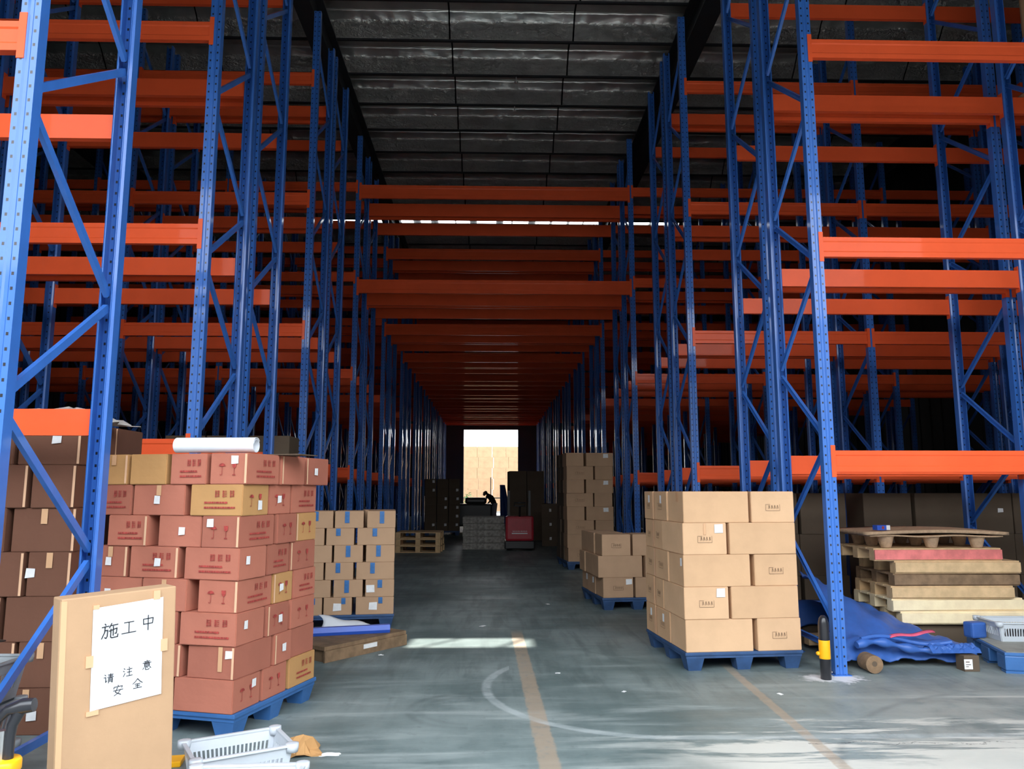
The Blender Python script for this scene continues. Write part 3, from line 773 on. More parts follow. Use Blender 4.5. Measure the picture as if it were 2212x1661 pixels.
# ---- second right load, low
def dec_R2(ti, wh, i, rr):
    kw = {'prints': [], 'labels': [], 'edges': [], 'tapes': [], 'pm': 'darkink'}
    if wh == 'front' and i == 0 and ti != 1: kw['prints'].append(('F', 'stamp'))
    if ti == 0 and wh == 'front' and i == 0: kw['labels'].append(('F', 0.14, 0.07, 0.08, 0.07, 'label'))
    if ti == 0 and wh == 'side': kw['labels'].append(('L', 0.1, 0.05, 0.07, 0.08, 'label'))
    return 'brown carton', 'c_mid', kw
CR2 = (1.40, 9.90); TR2 = radians(6)
stack(CR2, TR2, 0.155, [0.25, 0.27, 0.27], 1, [([0.42, 0.5], 0.4, [0.4, 0.4], 0.42), ([0.6, 0.36], 0.4, [0.42, 0.36], 0.42, -0.05), ([0.40, 0.55], 0.42, [0.4, 0.4], 0.42, 0.0)], 'low right load', 'cartons on the low second right pallet', None, dec_R2, 0.01, 17, 1.0)
plastic_pallet(loc_from(CR2, TR2, 0.0, 0.01), TR2, 0.95, 1.2, 'blue plastic pallet under the low second right load', 0.154, 'pl_blue_d')
# ---- tall right load further in
def dec_R3(ti, wh, i, rr):
    kw = {'prints': [], 'labels': [], 'edges': [], 'tapes': [], 'pm': 'darkink'}
    if wh == 'front' and i == 1 and ti in (7, 5, 3): kw['labels'].append(('F', 0.12, 0.07, 0.1, 0.08, 'label'))
    if wh == 'front' and i == 0 and ti % 2 == 0: kw['prints'].append(('F', 'stamp'))
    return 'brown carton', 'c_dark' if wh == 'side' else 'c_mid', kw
D1 = ([0.55, 0.38], 0.4, [0.4, 0.5], 0.5); D2 = ([0.37, 0.56], 0.5, [0.4, 0.4], 0.45)
stack((1.44, 14.9), radians(4), 0.155, 0.26, 1, [D1, D2] * 4, 'tall right load', 'cartons of the tall right load deeper in the aisle', None, dec_R3, 0.012, 23, 1.0)
plastic_pallet((1.44, 14.92, 0), radians(4), 0.95, 1.3, 'dark plastic pallet under the tall right load', 0.154, 'pl_blue_d')

# ---- brown cartons behind the nearest left rack
def dec_B(ti, wh, i, rr):
    kw = {'prints': [], 'labels': [], 'edges': [], 'tapes': [], 'pm': 'darkink'}
    if rr.random() < 0.6: kw['labels'].append(('F', rr.uniform(-0.12, 0.12), rr.uniform(-0.04, 0.08), 0.06, 0.06, 'label'))
    if rr.random() < 0.6: kw['edges'].append(('F', 1))
    if rr.random() < 0.4: kw['tapes'].append(('F', 0, 0.04, 0.1, 'tape'))
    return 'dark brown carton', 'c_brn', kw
E1 = ([0.42, 0.42, 0.42], 0.5, [0.42], 0.42); E2 = ([0.30, 0.48, 0.44], 0.5, [0.42], 0.42)
stack((-2.68, 5.05), 0, 0.0, 0.278, -1, [E1, E2, E1, E2, E1, E2, E1], 'stack behind the nearest left rack', 'brown cartons behind the nearest left rack', None, dec_B, 0.01, 31, 1.0)

# ---- cartons on the floor under and behind the right racks
def dec_D(ti, wh, i, rr):
    kw = {'prints': [], 'labels': [], 'edges': [], 'tapes': [], 'pm': 'darkink'}
    if rr.random() < 0.4: kw['labels'].append(('F', rr.uniform(-0.2, 0.2), rr.uniform(-0.05, 0.08), 0.07, 0.05, 'label'))
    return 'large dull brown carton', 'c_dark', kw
for nm, x0, y0, n_, w_, tn in (('stack behind the wooden pallets', 4.55, 9.35, 4, 0.62, 3), ('stack behind the near right load', 3.15, 9.3, 2, 0.58, 3)):
    stack((x0, y0), 0, 0.0, 0.49, 1, [([w_] * n_, 0.5, [], 0.5)] * tn, nm, 'dull cartons ' + nm, None, dec_D, 0.012, int(x0 * 10), 0.8)
stack((-2.45, 9.3), 0, 0.0, 0.36, -1, [([0.5, 0.5, 0.5], 0.5, [], 0.5)] * 6, 'tall stack behind the blue-taped load', 'cartons of the tall stack behind the blue-taped load', None, dec_D, 0.01, 41, 0.6)
stack((-1.08, 26.3), radians(8), 0.155, 0.29, -1, [([0.4, 0.4, 0.4], 0.4, [0.4, 0.4], 0.4)] * 6, 'dark load deep on the left', 'cartons of the dark load deep on the left', None,
      lambda ti, wh, i, rr: ('dark carton', 'c_dark', {'labels': [('F', 0.1, 0.06, 0.08, 0.09, 'label')] if rr.random() < 0.6 else []}), 0.01, 43, 0.8)
plastic_pallet(loc_from((-1.08, 26.3), radians(8), -1.2, 0.01), radians(8), 1.2, 1.1, 'dark plastic pallet under the dark load deep on the left', 0.154, 'pl_blue_d')
stack((0.52, 23.6), radians(3), 0.0, 0.42, 1, [([0.55, 0.55], 0.5, [0.5], 0.55)] * 5, 'black load beside the doorway', 'cartons of the black load right of the doorway', None,
      lambda ti, wh, i, rr: ('dark carton', 'c_dark', {}), 0.01, 47, 0.8)
stack((1.35, 21.2), radians(-4), 0.0, 0.38, 1, [([0.5], 0.5, [0.5], 0.5)] * 3, 'low dark load behind the red truck', 'cartons of the low dark load behind the red truck', None,
      lambda ti, wh, i, rr: ('dark carton', 'c_dark', {'labels': [('F', 0, 0.02, 0.06, 0.08, 'label')]}), 0.01, 53, 0.8)

# ------------------------------------------------------------------ handwritten notice on an upright carton
CH = {
 'shi': [[(.2, .98), (.26, .9)], [(.03, .78), (.44, .82)], [(.22, .8), (.19, .45), (.02, .08)], [(.2, .56), (.37, .57), (.35, .2), (.28, .08), (.2, .14)], [(.6, .97), (.47, .7)], [(.55, .83), (.97, .86)],
         [(.46, .5), (.92, .63), (.88, .32), (.8, .32)], [(.7, .76), (.7, .2)], [(.56, .62), (.55, .12), (.62, .07), (.96, .09), (.98, .26)]],
 'gong': [[(.18, .85), (.82, .87)], [(.5, .86), (.5, .15)], [(.03, .12), (.97, .16)]],
 'zhong': [[(.18, .76), (.2, .4)], [(.18, .76), (.83, .79), (.79, .43)], [(.2, .42), (.79, .44)], [(.5, 1.0), (.5, .0)]],
 'qing': [[(.12, .92), (.22, .82)], [(.04, .62), (.22, .64), (.22, .13), (.35, .28)], [(.45, .86), (.95, .87)], [(.5, .73), (.9, .74)], [(.4, .59), (.98, .6)], [(.7, .97), (.7, .59)], [(.52, .49), (.5, .03)],
          [(.52, .49), (.88, .49), (.87, .06), (.79, .1)], [(.52, .34), (.86, .34)], [(.52, .2), (.86, .2)]],
 'zhu': [[(.1, .92), (.22, .82)], [(.04, .66), (.15, .58)], [(.06, .08), (.22, .42)], [(.6, 1.0), (.68, .9)], [(.4, .78), (.93, .8)], [(.43, .48), (.9, .5)], [(.35, .1), (.98, .12)], [(.65, .78), (.65, .1)]],
 'yi': [[(.49, 1.02), (.52, .94)], [(.2, .89), (.8, .89)], [(.36, .86), (.4, .77)], [(.62, .86), (.58, .77)], [(.06, .74), (.94, .74)], [(.25, .66), (.25, .38)], [(.25, .66), (.75, .66), (.75, .38)], [(.25, .52), (.75, .52)], [(.25, .38), (.75, .38)],
        [(.15, .28), (.08, .1)], [(.32, .3), (.36, .05), (.68, .03), (.73, .15)], [(.48, .32), (.54, .2)], [(.8, .3), (.92, .15)]],
 'an': [[(.48, 1.0), (.53, .9)], [(.1, .68), (.12, .85), (.9, .87), (.85, .7)], [(.45, .78), (.25, .35), (.78, .04)], [(.72, .56), (.55, .25), (.14, .02)], [(.06, .5), (.96, .53)]],
 'quan': [[(.5, .98), (.3, .72), (.04, .5)], [(.5, .98), (.7, .72), (.98, .5)], [(.25, .45), (.75, .46)], [(.28, .27), (.72, .28)], [(.1, .06), (.92, .08)], [(.5, .46), (.5, .07)]],
}
sx0, sy0 = -1.83, 3.47; sx1, sy1 = -1.475, 3.80
srz = atan2(sy1 - sy0, sx1 - sx0); SW = sqrt((sx1 - sx0) ** 2 + (sy1 - sy0) ** 2); SH = 1.035
sgn_ = empty('notice_board', (sx0, sy0, 0.0), srz); sgn_.rotation_euler = (0, -0.035, srz)
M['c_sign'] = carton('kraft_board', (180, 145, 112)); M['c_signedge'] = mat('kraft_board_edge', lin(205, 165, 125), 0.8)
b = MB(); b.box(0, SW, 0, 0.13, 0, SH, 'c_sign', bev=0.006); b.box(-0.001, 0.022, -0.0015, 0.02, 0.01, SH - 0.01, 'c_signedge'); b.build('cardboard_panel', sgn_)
pu0, pu1, pv0, pv1 = 0.125, 0.425, SH - 0.492, SH - 0.055
Tn = rot_T((0, -0.0035, 0))
b = MB(); nx_ = 12
def paper(u, v):
    x = pu0 + (pu1 - pu0) * u; z = pv0 + (pv1 - pv0) * v + 0.012 * u
    return (x, -0.004 - 0.002 * sin(u * pi) - (0.003 * max(0, u - 0.8) * 5 * max(0, 0.3 - v) * 3), z)
b.grid(paper, 10, 14, 'white'); pap = b.build('paper_sheet', sgn_)
def write(key, u, v, s, wd):
    w = MB()
    for st in CH[key]:
        pts = [(pu0 + u + p[0] * s, pv0 + v + p[1] * s) for p in st]
        stroke_quads(w, pts, wd, 'ink', rot_T((0, -0.0085, 0)))
    w.build('written_character', pap)
write('shi', 0.035, 0.295, 0.070, 0.0048); write('gong', 0.118, 0.302, 0.064, 0.0042); write('zhong', 0.200, 0.310, 0.066, 0.0042)
write('qing', 0.050, 0.105, 0.042, 0.0032); write('zhu', 0.130, 0.117, 0.042, 0.0032); write('yi', 0.212, 0.132, 0.042, 0.0032)
write('an', 0.090, 0.045, 0.044, 0.0032); write('quan', 0.172, 0.058, 0.044, 0.0032)
for (u, v, ww, hh) in ((pu0 + 0.27, pv1 + 0.025, 0.03, 0.04), (pu0 - 0.008, pv0 + 0.21, 0.03, 0.05), (pu1 + 0.008, pv0 + 0.23, 0.03, 0.055), (pu0 + 0.01, pv0 - 0.01, 0.05, 0.02), (pu0 + 0.012, pv1 + 0.004, 0.025, 0.018)):
    t = MB(); t.box(u - ww / 2, u + ww / 2, -0.0075, -0.0062 + 0.006, v - hh / 2, v + hh / 2, 'tape'); t.build('tape_strip', sgn_)
tag(sgn_, 'upright tan carton with a taped white sheet of handwritten black characters', 'notice')

# ------------------------------------------------------------------ white foam roll on the near left load
ztop = 0.155 + 8 * HL
b = MB(); L = 0.53; prof = []
for i in range(0, 40):
    t = i / 39; a = t * 2.2 * 2 * pi * 0.62 + 0.6; r = 0.058 - 0.016 * t
    prof.append((r * cos(a), r * sin(a) * 0.85 + 0.052))
pr2 = strip_profile(prof, -0.004)
b.prism(pr2, -L / 2, L / 2, 'foam', axis='x', smooth=False)
tag(b.build('foam_roll', None, (-1.79, 5.02, ztop + 0.0), radians(-5)), 'rolled white foam sheet lying on top of the near left load', 'foam roll')
b = MB(); b.box(-0.2, 0.2, -0.12, 0.12, 0, 0.006, 'c_dark'); 
tag(b.build('cardboard_sheet', None, (-1.45, 5.35, ztop + 0.001), TL), 'thin grey cardboard sheet lying behind the white foam roll', 'cardboard sheet')

# ------------------------------------------------------------------ baskets on the floor, bottom left
def basket(loc, rz, w, d, h, label, m='crate', group=None):
    o = empty('plastic_basket', loc, rz); b = MB(); t = 0.006; ta = 0.03
    def wall(p0, p1, q0, q1, n):                          # slotted wall between bottom line p and top line q
        p0, p1, q0, q1 = map(Vector, (p0, p1, q0, q1))
        nrm = (p1 - p0).cross(q0 - p0).normalized() * t
        def pt(u, v): return (p0.lerp(p1, u)).lerp(q0.lerp(q1, u), v)
        def slab(u0, u1, v0, v1):
            a = [pt(u0, v0), pt(u1, v0), pt(u1, v1), pt(u0, v1)]; c = [q + nrm for q in a]
            b.add([tuple(q) for q in a + c], [(0, 1, 2, 3), (7, 6, 5, 4), (0, 4, 5, 1), (1, 5, 6, 2), (2, 6, 7, 3), (3, 7, 4, 0)], m)
        slab(0, 1, 0, 0.28); slab(0, 1, 0.72, 1.0); slab(0, 0.06, 0.28, 0.72); slab(0.94, 1, 0.28, 0.72)
        for i in range(n):
            u = 0.06 + 0.88 * (i + 0.6) / n; slab(u, u + 0.88 / n * 0.42, 0.28, 0.72)
    B_ = [(ta, ta, 0), (w - ta, ta, 0), (w - ta, d - ta, 0), (ta, d - ta, 0)]; T_ = [(0, 0, h), (w, 0, h), (w, d, h), (0, d, h)]
    for i in range(4): wall(B_[i], B_[(i + 1) % 4], T_[i], T_[(i + 1) % 4], 18 if i % 2 == 0 else 10)
    b.box(ta, w - ta, ta, d - ta, 0, 0.005, m); b.build('basket_body', o)
    r_ = MB(); e = 0.018
    for (x0, x1, y0, y1) in ((-e, w + e, -e, 0.004), (-e, w + e, d - 0.004, d + e), (-e, 0.004, 0, d), (w - 0.004, w + e, 0, d)): r_.box(x0, x1, y0, y1, h - 0.004, h + 0.008, m, bev=0.003)
    for (x, y) in ((0, 0), (w, 0), (w, d), (0, d)): r_.lathe([(0.03, h - 0.03), (0.034, h - 0.01), (0.034, h + 0.012), (0.024, h + 0.014)], m, 12, T=rot_T((x, y, 0)))
    r_.build('rim', o)
    return tag(o, label, 'plastic basket', group)
basket((-1.44, 3.98, 0), radians(30), 0.47, 0.34, 0.19, 'empty milky plastic basket on the floor beside the handwritten notice')
basket((-1.39, 3.545, 0), radians(3), 0.50, 0.36, 0.19, 'second milky plastic basket, cut by the bottom edge of the photo')
b = MB(); b.box(-0.09, 0.09, -0.06, 0.06, 0, 0.03, 'yellow', bev=0.006)
tag(b.build('yellow_block', None, (-1.80, 4.52, 0), radians(10)), 'flat yellow block on the floor between the notice and the basket', 'block')
def crumple(name, loc, rz, sx, sy, sz, m, seed, label, cat, n=9, thick=0.006, base=None):
    rr = random.Random(seed); H = [[rr.uniform(0, 1) for _ in range(n + 1)] for _ in range(n + 1)]
    def fn(u, v):
        i, j = u * n, v * n; h = H[int(round(i))][int(round(j))]
        rad = max(0, 1 - ((u - .5) ** 2 + (v - .5) ** 2) * 3.2); q = 0.85 + 0.3 * h
        return ((u - .5) * sx * q, (v - .5) * sy * q, thick + sz * rad * (0.35 + 0.65 * h))
    b = MB(); b.grid(fn, n, n, m, smooth=False, thick=thick)
    return tag(b.build(name, None, loc, rz), label, cat)
crumple('torn_cardboard', (-1.11, 4.70, 0), 0.3, 0.22, 0.2, 0.13, 'c_yel', 3, 'crumpled torn cardboard lump on the floor beside the basket', 'cardboard scrap', 5)
crumple('paper_scrap', (-0.93, 4.66, 0), 0.1, 0.12, 0.05, 0.01, 'label', 4, 'small pale paper scrap next to the crumpled cardboard', 'scrap', 5, 0.002)

# ------------------------------------------------------------------ hand pallet truck handle and crates, lower left corner
o = empty('pallet_truck', (-1.885, 3.17, 0), radians(4))
b = MB()
b.box(-0.12, 0.10, -0.10, 0.10, 0.02, 0.34, 'crateg', bev=0.03); b.lathe([(0.08, 0.33), (0.085, 0.36), (0.07, 0.41), (0.055, 0.43)], 'crateg', 20); b.box(-0.25, -0.09, -1.1, -0.09, 0.05, 0.09, 'crateg', bev=0.01); b.box(0.09, 0.25, -1.1, -0.09, 0.05, 0.09, 'crateg', bev=0.01); b.build('chassis', o)
b = MB(); b.lathe([(0.062, 0.43), (0.066, 0.435), (0.066, 0.465), (0.06, 0.475)], 'yellow', 20); b.build('yellow_collar', o)
b = MB(); b.tube([(-0.045, 0, 0.47), (-0.047, 0, 0.56), (-0.03, 0, 0.62), (0.005, 0.0, 0.655), (0.06, 0.0, 0.668), (0.10, 0.0, 0.672)], [0.016, 0.016, 0.018, 0.02, 0.03, 0.026], 'blackp', 12)
b.tube([(0.02, 0, 0.47), (0.02, 0, 0.55), (0.025, 0, 0.60), (0.05, 0, 0.65)], [0.018, 0.018, 0.02, 0.022], 'blackp', 12); b.build('handle_grip', o)
b = MB(); b.tube([(-0.012, 0, 0.3), (-0.012, 0, 0.58)], 0.02, 'steel', 12); b.build('tiller_tube', o)
for s in (-0.08, 0.08):
    b = MB(); b.tube([(s - 0.02, -0.03, 0.055), (s + 0.02, -0.03, 0.055)], 0.055, 'black', 16); b.build('wheel', o)
tag(o, 'black looped handle with a yellow collar in the lower left corner', 'hand pallet truck')
for i, z in enumerate((0, 0.216, 0.432)):
    basket((-2.98, 3.86 + 0.02 * i, z), radians(2 - 2 * i), 0.50, 0.40, 0.20, '%s grey plastic crate in the pile at the foot of the nearest left rack' % ('lowest', 'middle', 'topmost')[i], 'crateg', 'grey crates at the nearest left rack')
b = MB(); b.grid(lambda u, v: (-0.25 + 0.5 * u, -0.15 + 0.3 * v, 0.02 + 0.09 * u + 0.02 * sin(v * 4)), 8, 6, 'c_dark', thick=0.006)
tag(b.build('cardboard_sheet', None, (-2.70, 3.92, 0.65), radians(10)), 'bent dark cardboard flap on top of the grey crates at the left edge', 'cardboard sheet')

# plastic film on the brown stack
crumple('plastic_film', (-2.95, 5.25, 7 * 0.278 + 0.001), 0, 0.85, 0.4, 0.13, 'film', 9, 'crumpled grey plastic film on the brown stack behind the nearest left rack', 'plastic film', 9, 0.004)

# ------------------------------------------------------------------ broken boards, white sheet and blue edge board by the aisle
o = empty('wooden_crate_lid', (-1.47, 7.02, 0), radians(52))
def lid_T(): return None
b = MB(); b.box(0, 1.02, 0, 0.62, 0.10, 0.135, 'wood_d', bev=0.004)
b.build('top_board', o)
b = MB(); b.box(0, 1.02, -0.012, 0.012, 0, 0.10, 'wood_d', bev=0.003); b.box(0.45, 0.62, -0.014, -0.012, 0.05, 0.09, 'label'); b.build('side_board', o)
for x in (0.02, 0.5, 0.94):
    b = MB(); b.box(x, x + 0.06, 0.02, 0.6, 0, 0.10, 'wood_d'); b.build('cross_batten', o)
tag(o, 'weathered flat wooden crate lid on the floor beside the near left load', 'crate lid')
b = MB(); b.prism([(-0.03, 0), (0.03, 0), (0.045, 0.03), (0.03, 0.075), (-0.03, 0.075), (-0.045, 0.03)], -0.42, 0.42, 'bluefoam', axis='x')
tag(b.build('blue_edge_board', None, (-1.40, 7.62, 0.137), radians(15)), 'bright blue plastic strip lying on the weathered crate lid', 'plastic strip')
def sheet(u, v):
    a = v * 1.9; return (-0.24 + 0.46 * u + 0.03 * sin(v * 5), 0.18 * v - 0.05, 0.002 + 0.12 * sin(min(1.57, a)) * (1 - 0.75 * u) + 0.01 * sin(u * 9))
b = MB(); b.grid(sheet, 14, 12, 'foam', thick=0.004)
tag(b.build('white_sheet', None, (-1.46, 7.90, 0.142), radians(8)), 'white curled plastic sheet behind the bright blue strip', 'plastic sheet')

# ------------------------------------------------------------------ column guard at the right rack foot
o = empty('column_guard', (2.69, 6.34, 0))
b = MB(); b.lathe([(0.040, 0), (0.042, 0.004), (0.042, 0.40), (0.040, 0.44), (0.032, 0.475), (0.018, 0.495), (0.004, 0.50)], 'blackp', 22); b.build('guard_body', o)
b = MB(); b.lathe([(0.0435, 0.16), (0.0445, 0.165), (0.0445, 0.30), (0.0435, 0.305)], 'yellow', 22); b.build('yellow_band', o)
b = MB(); b.lathe([(0.014, 0), (0.018, 0.012), (0.010, 0.026)], 'yellow', 12, T=rot_T((-0.043, 0, 0.20), 0, 0, radians(-90))); b.build('knob', o)
tag(o, 'black round column guard with a yellow band at the right rack foot', 'column guard')

# ------------------------------------------------------------------ wooden pallets
def wood_pallet(loc, rz, w, d, h, m, label, group, mf=None, lean=(0, 0)):
    o = empty('wooden_pallet', loc, rz); o.rotation_euler = (lean[0], lean[1], rz)
    t = 0.018; rr = random.Random(label)
    b = MB(); n = max(5, int(d / 0.16)); pw = d / n
    for i in range(n): b.box(0, w, i * pw + 0.008, (i + 1) * pw - 0.008, h - t, h, m)
    b.build('top_deck', o)
    b = MB(); 
    for y in (0.0, d / 2 - 0.05, d - 0.1): b.box(0, w, y, y + 0.1, 0, t, m)
    b.build('bottom_deck', o)
    if mf: b = MB(); b.box(0, w, -0.016, 0.0, 0.012, h - 0.014, mf, bev=0.003); b.build('front_board', o)
    b = MB()
    for x in (0, w / 2 - 0.06, w - 0.12):
        for y in (0.0, d / 2 - 0.05, d - 0.1): b.box(x, x + 0.12, y + 0.001, y + 0.099, t, h - t, m)
    b.build('spacer_blocks', o)
    return tag(o, label, 'wooden pallet', group)
G = 'wooden pallets stacked under the right rack'
base = 0.20; ph = 0.122
specs = [('wood_l', 'wood_l', 0.10, 1.29, 'pale pine pallet, lowest of the wooden pile'), ('wood_l', 'wood_l', 0.02, 1.33, 'pale pine pallet, second from the bottom of the wooden pile'),
         ('wood', 'wood', 0.02, 1.22, 'tan pallet above the two pale ones in the wooden pile'), ('wood_d', 'wood_d', 0.05, 1.27, 'dark brown pallet in the middle of the wooden pile'),
         ('wood', 'wood', 0.07, 1.25, 'light brown pallet just below the pink edged one'), ('wood', 'wood_r', -0.13, 1.30, 'pallet with a pink painted edge near the top of the pile')]
for i, (m, mf, dx, w_, lab) in enumerate(specs):
    wood_pallet((3.93 + dx, 7.66, base + i * ph), radians((-1.2, 1.0, -0.6, 0.4, -1.0, 0.8)[i]), w_, 0.78, ph - 0.001, m, lab, G, mf)
b = MB(); b.box(0, 1.2, 0, 0.7, 0, 0.199, 'c_dark', bev=0.006)
tag(b.build('flat_carton', None, (3.95, 7.72, 0)), 'brown cardboard base under the pile of wooden pallets', 'cardboard box')
# pressed wood pallet on top with cup feet
zt = base + 6 * ph
o = empty('pressed_wood_pallet', (3.72, 7.62, zt), radians(-1))
b = MB(); b.grid(lambda u, v: (1.42 * u, 0.85 * v, 0.160 + 0.022 * sin(u * pi) - 0.012 * sin(u * 6.0) * sin(v * 3)), 24, 8, 'press', thick=0.030)
b.grid(lambda u, v: (0.05 + 1.32 * u, 0.02 + 0.8 * v, 0.128 + 0.006 * sin(u * 12)), 24, 6, 'press', thick=0.014); b.build('deck', o)
for ix in range(3):
    for iy in range(3):
        l = MB(); l.lathe([(0.045, 0.0), (0.052, 0.01), (0.075, 0.10), (0.09, 0.125)], 'press', 14, T=rot_T((0.24 + ix * 0.46, 0.12 + iy * 0.30, 0))); l.build('cup_foot', o)
tag(o, 'pressed wood pallet with cup feet on top of the wooden pile', 'pressed wood pallet')
b = MB(); b.box(0, 0.14, 0, 0.08, 0, 0.05, 'bluefoam', bev=0.004); b.box(0.10, 0.141, -0.001, 0.05, 0.002, 0.049, 'label'); b.box(0.05, 0.075, -0.0012, 0.0, 0.012, 0.04, 'redink')
tag(b.build('small_packet', None, (3.86, 7.68, zt + 0.175), radians(8)), 'small blue white and red packet on the pressed wood pallet', 'packet')

# ------------------------------------------------------------------ blue tarpaulin over a broken pallet
wood_pallet((3.06, 6.86, 0.04), radians(3), 1.12, 0.72, 0.10, 'wood', 'worn wooden pallet under the blue tarpaulin', None)
b = MB(); b.tube([(0, 0, 0.075), (0, 0.16, 0.075)], 0.072, 'wood_d', 20); b.tube([(0, -0.002, 0.08), (0, 0.0, 0.08)], 0.022, 'c_dark', 12)
tag(b.build('wooden_roller', None, (3.17, 6.50, 0)), 'round wooden block under the edge of the blue tarpaulin', 'wooden block')
b = MB(); b.box(0, 0.13, 0, 0.12, 0, 0.13, 'c_dark', bev=0.004); b.box(-0.001, 0.07, -0.0015, 0.0, 0.02, 0.10, 'label'); b.box(0.012, 0.045, -0.0022, -0.0015, 0.075, 0.082, 'darkink'); b.box(0.012, 0.055, -0.0022, -0.0015, 0.055, 0.060, 'darkink'); b.box(0.012, 0.035, -0.0022, -0.0015, 0.038, 0.043, 'darkink')
tag(b.build('small_carton', None, (3.96, 6.56, 0)), 'small brown block with a pale label at the tarpaulin corner', 'cardboard box')
NT = [[random.Random(i * 31 + j).uniform(-1, 1) for i in range(60)] for j in range(60)]
def tarp(u, v):
    # u along x, v from front edge (0) to back (1)
    X0 = 3.00 + 1.16 * u; 
    yf = 6.66 + 0.10 * sin(u * 3.0); Yv = yf + (0.95 + 0.1 * sin(u * 4)) * v
    ridge = 0.56 * (1 - u) ** 1.05 + 0.14
    s = max(0.0, min(1.0, v * 1.35)); s = s * s * (3 - 2 * s)
    z = 0.145 + (ridge - 0.13) * s
    z += 0.018 * sin(u * 13 + v * 6) * (0.3 + v) + 0.012 * sin(u * 29 - v * 17) + 0.005 * NT[int(u * 50)][int(v * 40)]
    z += 0.06 * math.exp(-((v - 0.12) / 0.05) ** 2) * (0.4 + 0.6 * sin(u * 3.1))
    if v < 0.08: z -= (0.08 - v) * 1.0
    return (X0 + 0.03 * sin(v * 7), Yv, max(0.155, z) if v > 0.06 else z)
o = empty('blue_tarpaulin', (0, 0, 0))
b = MB(); b.grid(tarp, 60, 40, 'tarp', thick=0.01); b.build('tarpaulin_sheet', o)
b = MB(); pts = []
for i in range(30):
    t = i / 29; pts.append((3.10 + 0.78 * t, 6.655 + 0.07 * sin(t * 3) - 0.02 * t, 0.185 + 0.035 * sin(t * 5.5 + 0.5)))
b.tube(pts, [0.03 + 0.012 * sin(i * 0.8) for i in range(30)], 'tarp', 14); b.tube([(p[0] + 0.05, p[1] + 0.02, p[2] + 0.045) for p in pts], 0.018, 'tarp', 10); b.build('rolled_edge', o)
b = MB(); b.grid(lambda u, v: (3.42 + 0.42 * u, 6.70 + 0.04 * v + 0.05 * u, 0.255 + 0.03 * u + 0.012 * v + 0.008 * sin(u * 9)), 14, 3, 'tarp_pink', thick=0.006); b.build('pink_fold', o)
crm = MB(); rr = random.Random(5)
crm.grid(lambda u, v: (3.72 + 0.42 * u, 6.60 + 0.16 * v, 0.145 + 0.07 * max(0, sin(v * pi)) * rr.uniform(0.5, 1.0)), 16, 8, 'tarp', smooth=False, thick=0.004); crm.build('crumpled_edge', o)
tag(o, 'crumpled blue tarpaulin with a pink fold draped over a worn pallet', 'tarpaulin')
# dark covered load behind the column guard
b = MB(); b.grid(lambda u, v: (2.98 + 0.6 * u, 7.72 + 0.5 * v, 0.36 + 0.07 * sin(u * 5 + v) * (1 - v) - 0.22 * (v < 0.05)), 16, 10, 'tarp', thick=0.02)
b.box(3.0, 3.56, 7.76, 8.2, 0, 0.28, 'c_dark')
tag(b.build('covered_load', None), 'low load under dark blue sheeting behind the column guard', 'covered load')

# ------------------------------------------------------------------ blue plastic pallet at the right edge with white basket
def block_pallet(loc, rz, w, d, h, label):
    o = empty('plastic_pallet', loc, rz)
    b = MB(); b.box(0, w, 0, d, h - 0.025, h, 'pl_blue', bev=0.004); b.box(0.02, w - 0.02, 0.02, d - 0.02, h, h + 0.004, M['c_topdust']); b.build('deck', o)
    b = MB(); b.box(0, w, 0, 0.10, 0, 0.02, 'pl_blue'); b.box(0, w, d - 0.1, d, 0, 0.02, 'pl_blue'); b.box(0, w, d / 2 - .05, d / 2 + .05, 0, 0.02, 'pl_blue'); b.build('base_rails', o)
    for x in (0, w / 2 - 0.09, w - 0.18):
        for y in (0, d / 2 - 0.09, d - 0.18):
            l = MB(); l.box(x, x + 0.18, y, y + 0.18, 0.02, h - 0.025, 'pl_blue', bev=0.012); l.build('foot_block', o)
    return tag(o, label, 'plastic pallet', 'blue plastic pallets')
M['c_topdust'] = mat('dusty_pallet_top', lin(150, 150, 142), 0.8, var=0.12, vscale=5)
block_pallet((4.27, 6.50, 0), radians(-14), 0.82, 0.9, 0.165, 'blue plastic pallet with a dusty top at the right edge')
basket((4.52, 6.92, 0.17), radians(-4), 0.5, 0.36, 0.16, 'white plastic basket standing on the dusty blue pallet at the right')
crumple('black_bag', (4.78, 7.08, 0.178), 0.0, 0.24, 0.16, 0.13, 'blackp', 12, 'black bag lying in the white basket at the right', 'bag', 6, 0.004)
b = MB(); b.box(0, 0.16, 0, 0.11, 0, 0.14, 'tarp', bev=0.02)
tag(b.build('blue_bag', None, (4.36, 7.06, 0.172), radians(12)), 'small blue bag left of the white basket on the dusty pallet', 'bag')
crumple('green_packing', (4.92, 6.66, 0.170), 0, 0.2, 0.14, 0.03, 'green', 14, 'yellow green packing scraps in front of the white basket', 'scraps', 7, 0.002)

# beige sacks in the outer bay on the right
for i, (z, lab) in enumerate(((3.742, 'tall beige wrapped load on the second right level, outer bay'), (5.632, 'tall beige wrapped load with a blue spot, third right level'))):
    b = MB(); b.box(5.62, 6.9, 7.02, 7.42, z, z + 1.45, 'beige', bev=0.05)
    if i: b.lathe([(0.16, 0), (0.16, 0.004)], 'bluefoam', 24, T=rot_T((5.98, 7.019, z + 0.95), 0, radians(90)))
    tag(b.build('wrapped_load'), lab, 'wrapped load')
    b = MB(); b.box(5.55, 7.0, 6.45, 7.55, z - 0.008, z - 0.0005, 'wood_d'); tag(b.build('shelf_board'), 'shelf board under the %s beige load' % ('lower', 'upper')[i], 'shelf board')

